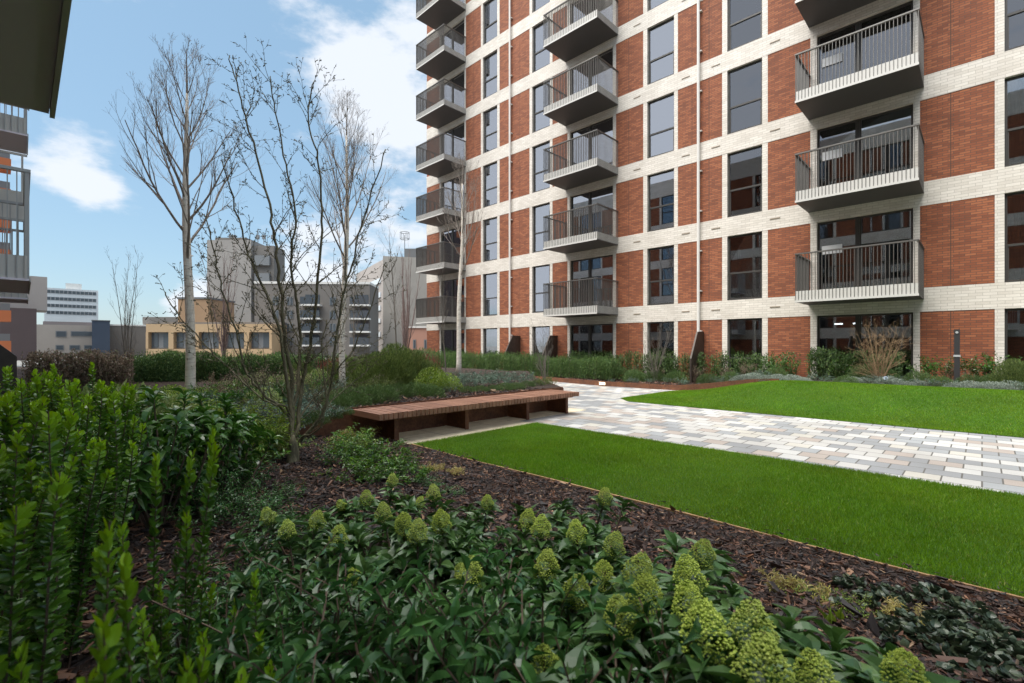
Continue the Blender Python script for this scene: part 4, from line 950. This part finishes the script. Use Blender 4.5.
for i, (px, py, z, v) in enumerate(sk):
    lb = None
    if i == 20: lb = 'pale topped young skimmia standing highest against the near lawn edge'
    if i == 31: lb = 'skimmia with one flower head at the bottom edge, right end of the border'
    if i == 30: lb = 'skimmia whose flower head touches the bottom edge right of the largest cluster'
    if v == 0: lb = 'skimmia of long dark leaves without flower heads in the front border'
    skim(px, py, z, v, 1, lb)

# sweet box: small pointed glossy leaves
SA = mk('sar', 'sweet_box', 4, lambda rg: plant_sarco(rg, 15, .42, .19), 'sarco')
def low(protos, var, px, py, ztop, name_h, wf, label, cat, group, hfun=near_h, t=None):
    if t is None: r = ray(px, py); t = (ztop-EYE)/r[2]
    x, y, z = at_t(px, py, t); g = float(hfun(x, y)); h = max(.1, z-g)
    s = h/name_h; return put(protos, var, x, y, g-.02, rr.uniform(0, 6.28), (s*wf if wf > 0 else -wf, s*wf if wf > 0 else -wf, s), label, cat, group)
sa = [(235,575,.83),(275,560,.80),(300,600,.88),(345,575,.84),(375,615,.92),(420,600,.88),(455,640,.94),(400,655,.95),(330,650,.94),(270,640,.86),(500,600,.86),(530,640,.92),(580,620,.88),(610,655,.94),(560,675,.93),
      (480,675,.95),(350,690,.97),(440,700,.97),(290,690,.9),(660,660,.88),(225,620,.82),(245,545,.72),(490,560,.80),(540,590,.83)]
for i, (px, py, z) in enumerate(sa):
    low(SA, i, px, py, z, .42, 1.15 if z-0 < .9 else 1.0, 'dark sweet box with small pointed glossy leaves in the bottom centre of the border', 'shrub', 'sweet box shrubs in the front border')
for i, (px, py, z, lb) in enumerate([(225,458,.72,'blue-green small leaved sweet box left of the multi-stemmed tree trunk'),(200,452,.74,'blue-green small leaved sweet box between the hedge and the trunk'),(243,462,.66,'low sweet box touching the mulch left of the trunk'),
      (212,482,.70,'sweet box at the mulch edge beside the tall hedge plant'),(205,465,.72,'sweet box in front of the dark broad leaved shrubs'),(232,478,.66,'sweet box nearest the open mulch patch in front of the trunk')]):
    low(SA, i, px, py, z, .42, 1.1, lb, 'shrub', 'sweet box by the multi-stemmed tree')

FG = mk('frg', 'leafy_ground_plant', 3, lambda rg: plant_sarco(rg, 15, .42, .22, .07, .40, 'sar', .022, spread=1.4), 'euonymus')
# small-leaved light green ground plants at bottom
LG = mk('lig', 'ground_cover_plant', 3, lambda rg: plant_sarco(rg, 16, .20, .20, .022, .55, 'lo', .010), 'lime')
for i, (px, py) in enumerate([(770,655),(680,683),(500,690),(735,668),(845,600),(800,585),(470,700),(825,592)]):
    low(LG, i, px, py, .40+.12 if py > 640 else .27, .2, 1.2, 'low light green small leaved plant at the foot of the skimmias', 'ground cover', 'light green ground cover plants')
HC = mk('heu', 'ground_cover_plant', 3, lambda rg: plant_sarco(rg, 14, .12, .22, .040, .85, 'euo', .018, spread=1.5), 'heuch')
for i, (px, py, z) in enumerate([(950,640,.28),(990,655,.28),(920,620,.25),(1005,620,.22),(965,675,.32),(890,610,.25),(935,600,.16),(1015,670,.3),(985,630,.25),(575,512,.2),(860,585,.2)]):
    low(HC, i, px, py, z, .12, 1.4, 'low dark bronze-green leafy plant creeping over the mulch near the lawn edge', 'ground cover', 'dark ground cover plants in the mulch')
for i, (px, py, z) in enumerate([(430,487,.35),(395,475,.33),(370,455,.28),(410,470,.28),(280,520,.5),(262,500,.5),(300,440,.35),(340,438,.28),(450,500,.3)]):
    low(SA, i, px, py, z, .42, 1.9, 'low spreading green plant around the mulch between the trunk and the bench', 'ground cover', 'low green plants near the bench end')
def base(protos, var, px, py, h, name_h, wf, label, cat, group, hfun=near_h):
    z = .2
    for _ in range(12): x, y = at_z(px, py, z); z = float(hfun(x, y))
    s = h/name_h; return put(protos, var, x, y, z-.02, rr.uniform(0, 6.28), (s*wf, s*wf, s), label, cat, group)
for i, (px, py, h) in enumerate([(350,466,.24),(368,462,.26),(392,468,.22),(362,484,.18),(378,478,.20),(408,482,.18),(352,452,.28),(236,480,.26)]):
    base(FG, i, px, py, h, .42, 1.5, 'fresh green lobed leafy plant in the mulch between trunk and bench', 'ground cover', 'fresh green plants near the bench end')
for i, (px, py, h) in enumerate([(262,535,.2),(285,500,.14),(300,545,.16),(255,520,.16)]):
    base(SA, i, px, py, h, .42, 1.5, 'small dark green plant alone in the mulch in front of the trunk', 'ground cover', 'small plants in front of the trunk')
# straw coloured dying tufts
DT = mk('ded', 'straw_tuft', 3, lambda rg: plant_sarco(rg, 9, .20, .10, .07, .14, 'lo', .03, spread=2.2), 'deadtuft', 'tan_twig')
for i, (px, py, z) in enumerate([(438,462,.22),(455,470,.2),(430,472,.22),(385,420,.22),(372,424,.22),(350,428,.25),(815,600,.22),(905,605,.28),(780,600,.2),(340,432,.3)]):
    low(DT, i, px, py, z, .2, 1.1, 'straw yellow withered perennial tuft standing in the bark mulch', 'perennial', 'withered yellow tufts in the mulch')

# mid border left of the bench: pale flowered mound, laurel-like shrubs, yellow-green shrub
CR = mk('cre', 'pale_shrub', 2, lambda rg: mound(rg, .45, .55, 1900, .06, .42, 'lo', .0, .6, .34, 22), 'cream')
LA = mk('lau', 'broad_leaved_shrub', 3, lambda rg: plant_skimmia(rg, 15, .55, .28, .095)[:2], 'laurel')
LY = mk('lim', 'yellow_green_shrub', 2, lambda rg: plant_sarco(rg, 20, .5, .28, .065, .30, 'sar', .025), 'lime')
for i, (px, t, yt) in enumerate([(100,4.0,383),(130,3.7,384),(160,4.4,390),(185,4.6,400),(75,3.6,384)]):
    low(CR, i, px, yt, 0, .55, -.95, ['pale cream-green rounded shrub left of the nearest birch', 'pale cream-green shrub at the crest of the planting above the glossy hedge', 'pale cream-green shrub close to the nearest birch trunk', 'small pale green shrub at the foot of the nearest birch', 'pale cream-green shrub farthest left above the glossy hedge'][i], 'shrub', 'pale cream shrubs', near_h, t)
for i, (px, t, yt) in enumerate([(205,3.3,404),(180,3.0,402),(228,3.6,402),(160,2.7,405),(140,3.0,400),(222,3.1,412)]):
    low(LA, i, px, yt, 0, .55, -1.0, 'dark broad leaved evergreen shrub in front of the nearest birch', 'shrub', 'dark broad leaved shrubs near the birch', near_h, t)
for i, (px, t, yt) in enumerate([(250,4.0,430),(262,4.2,428),(238,4.3,424),(272,4.3,436),(350,5.2,432)]):
    low(LY, i, px, yt, 0, .5, -.75, 'yellow-green leafy shrub just behind the trunk of the multi-stemmed tree', 'shrub', 'yellow-green shrubs behind the trunk', near_h, t)

for i, (px, py, h) in enumerate([(252,458,.40),(268,452,.42),(240,450,.42)]):
    base(LY, i, px, py, h, .5, 1.0, 'yellow-green leafy shrub close to the left of the mossy trunk', 'shrub', 'yellow-green shrubs by the trunk')

# raised planting behind the bench
CO = mk('con', 'feathery_evergreen', 3, lambda rg: mound(rg, .42, .42, 2600, .08, .13, 'needle', .0, 1.0, .28, 22), 'conifer')
WI = mk('wil', 'soft_green_bush', 2, lambda rg: mound(rg, .7, 1.0, 4200, .105, .17, 'lo', 0, 1.3, .40, 30), 'willow')
PI = mk('pit', 'lime_bush', 2, lambda rg: mound(rg, .45, .6, 1900, .05, .5, 'lo', 0, .6, .32, 20), 'lime')
BL = mk('blu', 'blue_green_plant', 3, lambda rg: plant_sarco(rg, 18, .34, .25, .045, .38, 'sar', .022), 'blue')
CL = mk('clp', 'clipped_dome', 2, lambda rg: mound(rg, .34, .30, 3600, .030, .25, 'lo', 0, .8, .10, 12), 'conifer')
FE = mk('fer', 'fern', 2, lambda rg: plant_sarco(rg, 12, .5, .2, .06, .25, 'lo', .018, spread=2.5), 'willow')
def fields(specs, protos, hname, wf, label, cat, group, hf=planter_h):
    for i, (px, t, yt) in enumerate(specs): low(protos, i, px, yt, 0, hname, wf, label if isinstance(label, str) else label[i % len(label)], cat, group, hf, t)
fields([(395,12.5,344),(412,13,350),(378,12.2,352),(425,13.5,360),(360,13,362)], WI, 1.0, -.85, 'tall soft olive-green fine leaved bush rising behind the bench', 'shrub', 'soft olive bushes behind the bench')
fields([(432,10.6,366),(445,11,372)], PI, .6, -.9, 'rounded lime-green bush behind the middle of the bench', 'shrub', 'lime bushes behind the bench')
fields([(350,8.0,388),(365,8.5,386),(380,8.8,384),(398,9.3,383),(416,9.6,382),(430,9.8,384),(338,7.6,394)], CO, .42, 1.2, 'low feathery dark green plant directly behind the bench', 'shrub', 'feathery plants behind the bench')
fields([(330,8.6,382),(355,10,376),(345,9.4,378),(372,10.6,374),(385,11,372),(320,8.9,380)], FE, .5, 1.0, 'arching mid-green fern-like plant near the middle birch', 'fern', 'fern-like plants by the middle birch')
fields([(452,11.2,378),(462,11.5,376),(475,12,374),(487,12.4,373),(500,12.8,373),(514,13,372),(468,13.2,370),(484,13.6,369),(500,14.2,369),(520,14.3,370),(440,12,374),(455,13.4,371),(310,8.6,386),(298,8.2,384),(325,9.6,378),(440,10.6,384),(450,10.5,385)], BL, .34, 1.3,
       'grey-green leafy plant in the raised bed by the far birch and bench', 'ground cover', 'grey-green plants in the raised bed')
fields([(468,10.6,385),(480,10.8,384.5),(493,11.0,384),(505,11.3,382),(516,11.5,381.5),(527,11.9,380),(537,12.2,379)], CL, .30, 1.15, 'neat clipped green dome in the row behind the right half of the bench', 'shrub', 'clipped domes behind the bench')
fields([(543,12.0,372),(548,12.4,374),(552,12.3,377)], FE, .5, .9, 'spiky arching plant at the right-hand tip of the raised bed', 'grass tuft', 'spiky plants at the tip of the raised bed')
fields([(215,6.2,400),(235,6.0,402),(255,6.6,398),(272,6.0,404),(290,6.4,402),(308,6.6,402),(230,7.5,390),(255,8.5,384),(280,8.5,384),(300,7.4,392),(240,5.2,410),(275,5.4,410),(322,6.8,402),(205,7.2,392)], BL, .34, 1.5,
       'grey-green leafy plant left of the bench beneath the multi-stemmed tree', 'ground cover', 'grey-green plants beneath the multi-stemmed tree')
fields([(245,9.5,374),(262,10,372),(280,10,374),(225,9.2,380),(262,7.2,386),(290,9.3,376),(300,10.5,370),(318,11,368)], CR, .55, -.7, 'pale green loose shrub between the nearest and middle birches', 'shrub', 'pale shrubs between the birches')
fields([(312,6.4,410),(330,6.9,408),(345,7.2,406),(296,6.3,412),(280,6.0,414)], CO, .42, 1.3, 'feathery green plant spilling over the rusty wall left of the bench', 'shrub', 'feathery plants left of the bench')
fields([(205,5.6,398),(222,5.0,404),(180,6.5,392),(160,6.8,388),(140,7.5,384),(120,8,383),(200,8,386),(172,8.2,384)], PI, .6, -.8, 'mid-green rounded shrub around the foot of the nearest birch', 'shrub', 'rounded shrubs around the nearest birch', planter_h)
# red stemmed dogwoods
def redst(rg):
    b = MB()
    for i in range(60): P = stem_path(rg, (rg.normal(0, .1), rg.normal(0, .1), 0), (rg.normal(0, .22), rg.normal(0, .22), 1), rg.uniform(.5, .8), 5, .04); b.tube(P, [.006,.006,.005,.005,.004,.003], 3, cap=False)
    return (b,)
RS = mk('red', 'red_stemmed_shrub', 1, redst, 'redstem')
fields([(424,15,353),(433,15.4,355),(325,13.5,358),(334,13.8,357),(345,14,356)], RS, .75, 1.1, ['red stemmed leafless shrub right of the tall olive bush', 'second red stemmed shrub right of the tall olive bush, nearer the far birch', 'red stemmed leafless shrub left of the middle birch', 'red stemmed shrub directly behind the middle birch', 'red stemmed leafless shrub right of the middle birch'], 'shrub', 'red stemmed shrubs')

# hedges
def hedge(px0, px1, t0, t1, ytop, dep, label, m, n, ln, wr, z0=.1, seed=1, shoots=160, group=None, tpl='lo', up=.8):
    p0 = np.array(place_t(px0, t0)); p1 = np.array(place_t(px1, t1)); c = (p0+p1)/2; lx = np.linalg.norm(p1-p0); H_ = EYE+(HZ-ytop)/F*(t0+t1)/2 - z0
    rg = np.random.default_rng(seed); lf, st = hedge_mesh(rg, lx, dep, H_*.93, n, ln, wr, tpl, shoots, up)
    o = empty('hedge', (c[0], c[1], z0), math.atan2(p1[1]-p0[1], p1[0]-p0[0]), label, 'hedge', group); lf.build('foliage', M[m], o); st.build('stems', M['twig'], o); return o
hedge(130, 262, 13.5, 15, 354, .9, 'dark evergreen hedge crossing behind the nearest birch', 'yew', 26000, .085, .30, .3, 1, 260)
hedge(262, 345, 15.2, 16.5, 355, .9, 'dark green hedge seen through the stems of the multi-stemmed tree', 'yew', 15000, .085, .30, .3, 2, 160)
hedge(28, 132, 10.5, 11.5, 354, .8, 'copper brown hedge of dry leaves at left beneath the far concrete building', 'beech', 12000, .065, .5, .3, 3, 150)
hedge(345, 425, 19, 20, 357, .8, 'olive green loose hedge behind the tall soft bush', 'willow', 11000, .095, .22, .2, 4, 150)
hy = [(-9.75, -14.6, 15.75, 372-16), (-14.7, -20.5, 15.95, 354), (-13, -20, 17.0, 350.5)]
def hedge_w(x0, x1, y, ztop, dep, label, m, n, ln, wr, z0, seed, shoots, up=1.6, group=None):
    rg = np.random.default_rng(seed); lf, st = hedge_mesh(rg, x1-x0, dep, (ztop-z0)*.95, n, ln, wr, 'lo', shoots, up)
    o = empty('hedge', ((x0+x1)/2, y, z0), 0, label, 'hedge', group); lf.build('foliage', M[m], o); st.build('stems', M['twig'], o)
hedge_w(-14.0, -9.9, 15.75, .92, .85, 'clipped rosemary-like hedge block with square end beside the lit step light', 'yew', 13000, .09, .16, .14, 6, 520)
hedge_w(-21.5, -14.1, 16.1, 1.05, .9, 'long dark hedge in front of the left-hand ground floor windows', 'yew', 20000, .095, .18, .14, 7, 520)
hedge_w(-13.6, -7.2, 17.35, 1.12, .5, 'low patchy evergreen row along the wall left of the grass mound', 'yew', 6000, .095, .32, .14, 8, 220, 1.2)
hedge_w(-7.0, -4.3, 17.4, 1.15, .45, 'loose evergreen row along the wall behind the dark privacy screen', 'yew', 2600, .095, .36, .2, 9, 60, 1.0)
hedge_w(-3.9, -1.6, 17.2, 1.28, .45, 'dark evergreen row below the right-hand ground floor door', 'yew', 3500, .095, .36, .4, 10, 70, 1.0)
hedge_w(-27, -21.6, 16.3, 1.2, 1.0, 'dark hedge at the left end of the brick block', 'yew', 10000, .09, .25, .1, 12, 150, 1.0)
# tall loose laurel shrubs against the wall, low bed plants
LW = mk('law', 'wall_shrub', 3, lambda rg: plant_sarco(rg, 11, .75, .22, .07, .45, 'euo', .024), 'laurel')
for i, (x, y, s) in enumerate([(-1.0,17.2,1.05),(-.75,17.3,.9),(-.1,17.35,1.0),(.15,17.2,1.1),(.6,17.3,.9),(1.2,17.3,1),(-5.0,17.3,.9),(-4.4,17.2,.85),(-8.2,17.4,.7),(-3.0,16.9,.9),(2,17.3,1),(-6.7,17.4,.9)]):
    put(LW, i, x, y, float(bed_h(x, y))-.02, rr.uniform(0, 6.28), s, 'leggy broad leaved shrub standing against the brick wall right of the mound', 'shrub', 'leggy shrubs along the wall')
DS = mk('drs', 'russet_shrub', 2, lambda rg: plant_sarco(rg, 14, .6, .22, .045, .4, 'lo', .03), 'beech')
for i, (x, y, s) in enumerate([(-.55,17.1,.9),(.9,17.0,.8),(-5.6,16.8,1),(-8.9,17.1,.95),(-7.4,17.0,1.05),(-10.9,17.0,1.0),(-6.3,16.9,.9),(-9.9,17.2,.9),(1.3,16.6,.6)]):
    put(DS, i, x, y, float(bed_h(x, y))-.02, rr.uniform(0, 6.28), s, 'russet brown half bare shrub among the evergreens along the brick wall', 'shrub', 'russet shrubs along the wall')
SV = mk('sil', 'silver_ground_plant', 3, lambda rg: mound(rg, .26, .20, 1300, .035, .35, 'lo', 0, .5, .15, 8), 'silver')
k = 0
for _ in range(600):
    x = rr.uniform(-5.6, 2.2); y = rr.uniform(15.5, 16.1)
    if not try_pt(x, y, .30): continue
    m_ = [SV, SV, BL, CL][rr.randrange(4)]; s = rr.uniform(.7, 1.15)*(1 if m_ is SV else .75)
    if -3.35 < x < -2.9 and y < 15.9: continue
    put(m_, k, x, y, float(bed_h(x, y))-.02, rr.uniform(0, 6.28), (s*1.2, s*1.2, s), {0:'silvery low plant edging the far side of the grass mound'}.get(0) if m_ is SV else ('grey-green leafy clump among the silvery plants beyond the mound' if m_ is BL else 'small rounded green clump among the silvery plants beyond the mound'), 'ground cover',
        'silver plants beyond the mound' if m_ is SV else ('grey-green clumps beyond the mound' if m_ is BL else 'small green clumps beyond the mound')); k += 1
for i, (x, y, s) in enumerate([(.55,16.5,1.15),(1.4,16.4,1.1),(-2.3,16.5,1.0),(-2.0,16.7,.9),(-4.6,16.4,.8),(.2,16.6,.7),(-.2,16.5,.7),(-1.2,16.5,.8),(-.75,16.3,.6)]):
    put(WI if i < 2 else CO, i, x, y, float(bed_h(x, y))-.02, rr.uniform(0, 6.28), (s*.55, s*.55, s*.6) if i < 2 else s*1.1, 'soft green feathery shrub in the bed beyond the mound', 'shrub', 'feathery shrubs beyond the mound')
fields([(232,8.2,372),(258,9.0,368),(275,8.4,371),(300,9.4,368),(215,9.0,376)], DS, .6, 1.2, 'russet twiggy shrub in the raised bed between the two nearer birches', 'shrub', 'russet shrubs between the birches')
fields([(240,7.0,380),(285,7.6,378),(318,9.0,372),(205,7.6,382)], LW, .75, 1.0, 'loose broad leaved green shrub in the raised bed beneath the bare branches', 'shrub', 'loose green shrubs beneath the bare branches')
fields([(335,11.5,362),(300,12.0,362),(350,12.5,358)], WI, 1.0, -.6, 'soft olive bush beside the middle birch trunk', 'shrub', 'olive bushes beside the middle birch')
k = 0
for (x, y, s, w_) in [(-9.2,15.9,1.05,0),(-8.6,16.3,1.0,0),(-9.0,15.3,.7,1),(-8.3,15.5,.6,1),(-7.8,16.3,1.0,0),(-7.2,15.6,.8,1),(-6.6,16.2,.9,0),(-6.1,15.7,.8,1),(-5.5,15.9,.8,1),(-7.9,15.9,.7,1),(-9.5,16.4,1.05,0),(-10.5,16.9,1.1,0),(-6.9,16.7,.9,1),(-5.9,16.3,.8,0),(-5.0,16.3,.9,1),(-9.8,15.2,.5,1),(-8.8,14.98+.25,.5,1)]:
    put(CO if w_ == 0 else BL, k, x, y, float(bed_h(x, y))-.02, rr.uniform(0, 6.28), s, 'low dark feathery mound in the mulch left of the grass mound' if w_ == 0 else 'small leafy plant in the mulch behind the rusty edging', 'ground cover', 'feathery mounds behind the rusty edging' if w_ == 0 else 'small plants behind the rusty edging'); k += 1

# ---- bark chips
def chips(name, n, gen, h, lo, hi, label, seed=4):
    rg = np.random.default_rng(seed); x, y = gen(rg, n); z = h(x, y); n = len(x)
    Ln = rg.uniform(lo, hi, n)*(1+.8*(rg.random(n) < .12)); W = Ln*rg.uniform(.18, .5, n); T_ = Ln*rg.uniform(.05, .14, n)
    th = rg.uniform(0, 6.28, n); D = np.stack([np.cos(th), np.sin(th), rg.normal(0, .30, n)], 1); D = unit(D); S1 = unit(np.cross(D, UP+rg.normal(0, .45, (n, 3)))); U = np.cross(S1, D)
    bx = np.array([(-1,-.6,-1),(1,-.4,-1),(.8,.5,-1),(-.9,.7,-1),(-1,-.6,1),(1,-.4,1),(.8,.5,1),(-.9,.7,1)], float)
    j = bx[None]*(1+rg.normal(0, .22, (n, 8, 3)))
    bend = (j[..., 0]**2)*rg.normal(0, .16, (n, 1))
    V = np.stack([x, y, z+rg.uniform(-.004, .020, n)], 1)[:, None, :] + j[..., 0:1]*(Ln/2)[:, None, None]*D[:, None, :] + j[..., 1:2]*(W/2)[:, None, None]*S1[:, None, :] + (j[..., 2:3]*(T_/2)[:, None, None]+(bend*Ln[:, None])[..., None])*U[:, None, :]
    f = np.array([(0,3,2,1),(4,5,6,7),(0,1,5,4),(1,2,6,5),(2,3,7,6),(3,0,4,7)]); b = MB(); b.add(V.reshape(-1, 3), [(f[None]+(np.arange(n)*8)[:, None, None]).reshape(-1, 4)])
    o = b.build(name, M['chips']); tag(o, label, 'mulch', None, 'stuff')
def g1(rg, n):
    x = rg.uniform(-6.9, 1.8, n); y = rg.uniform(.0, 3.92, n); k = (x*CC+y*SS > -1.2*(-x*SS+y*CC)) & (-x*SS+y*CC > .5); return x[k], y[k]
chips('bark_mulch', 85000, g1, near_h, .012, .045, 'dark bark chip mulch covering the border beside the near lawn')
def g1b(rg, n): x = rg.uniform(-3, 1.5, n); return x, 3.9-rg.random(n)**.8*2.2
chips('bark_mulch', 2600, g1b, lambda x, y: near_h(x, y)+.012, .030, .058, 'larger dark curled bark pieces lying along the lawn edge at lower right', 9)
def g1c(rg, n): return rg.uniform(-5.8, 1.5, n), 3.95+rg.exponential(.05, n)
chips('bark_mulch', 420, g1c, lambda x, y: .035+0*x, .01, .025, 'few bark crumbs spilled onto the edge of the near lawn', 10)
def g2(rg, n): 
    x = rg.uniform(-12, -4.5, n); y = rg.uniform(14.8, 17.3, n); k = y > np.interp(x, [-30, -12.85, -9.84, -6.9, -4.6, 14], [15.9, 15.25, 14.75, 14.98, 15.35, 15.35])+.03; return x[k], y[k]
chips('bark_mulch', 12000, g2, lambda x, y: .13+.30*sm((x+7.4)/3.2)+.02*np.sin(x*2.1), .03, .07, 'reddish brown bark mulch in the bed before the brick wall', 5)
def g3(rg, n): return rg.uniform(-9, -7, n), rg.uniform(1.5, 8.6, n)
chips('bark_mulch', 16000, g3, planter_h, .02, .06, 'bark mulch on top of the raised bed behind the bench', 6)
# upright yellow-green leaves by the mulch, lower right
def yl(rg):
    b = MB(); n = 4; P = np.stack([rg.normal(0, .02, n), rg.normal(0, .02, n), np.full(n, .02)], 1); leaves(b, 'sar', P, np.stack([rg.normal(0, .25, n), rg.normal(0, .25, n), np.ones(n)], 1), rg.normal(0, 1, (n, 3)), rg.uniform(.09, .16, n), .03, .5); return (b,)
YL = mk('yel', 'bulb_shoots', 2, yl, 'lime')
for i, (px, py, z, lb) in enumerate([(908,610,.32,'two upright yellow-green leaves poking from the mulch at lower right'),(838,612,.3,'bent yellowing leaf blades in the mulch left of the upright pair'),(832,625,.3,'short yellow blades nearest the skimmia leaves at lower right')]):
    low(YL, i, px, py, z, .16, 1.0, lb, 'bulb leaves', 'yellow-green bulb leaves')
for o in list(bpy.data.objects):
    if 'proto' in o: del o['proto']
# where several plants of a kind stand together, say which one by its row and place in the row
ORD = ['first','second','third','fourth','fifth','sixth','seventh','eighth','ninth','tenth','eleventh','twelfth','thirteenth','fourteenth','fifteenth','sixteenth','seventeenth','eighteenth','nineteenth','twentieth']
ROWS = {1: [''], 2: ['nearest','farthest'], 3: ['nearest','middle','farthest'], 4: ['nearest','second','third','farthest'], 5: ['nearest','second','third','fourth','farthest']}
dup = {}
for o in bpy.data.objects:
    if o.parent is None and 'label' in o and 'group' in o: dup.setdefault((o['group'], o['label']), []).append(o)
for (g_, lb), obs in dup.items():
    if len(obs) < 2: continue
    inf = []
    for o in obs:
        x, y, z = o.location; t = -x*SS+y*CC; inf.append((t, (x*CC+y*SS)/max(t, .01), o))
    nr = min(5, max(1, round(len(obs)/7))); inf.sort(key=lambda q_: q_[0]); per = math.ceil(len(inf)/nr); words = lb.split()[:9]
    while words and words[-1] in ('the','of','with','in','and','its','at','by','to','a','on','along','from','against','among','over','behind','beside'): words.pop()
    for r_ in range(nr):
        row = sorted(inf[r_*per:(r_+1)*per], key=lambda q_: q_[1])
        for i_, (t, a, o) in enumerate(row): o['label'] = ' '.join(words) + (f', {ORD[i_]} from left' + (f' in {ROWS[nr][r_]} row' if nr > 1 else ''))
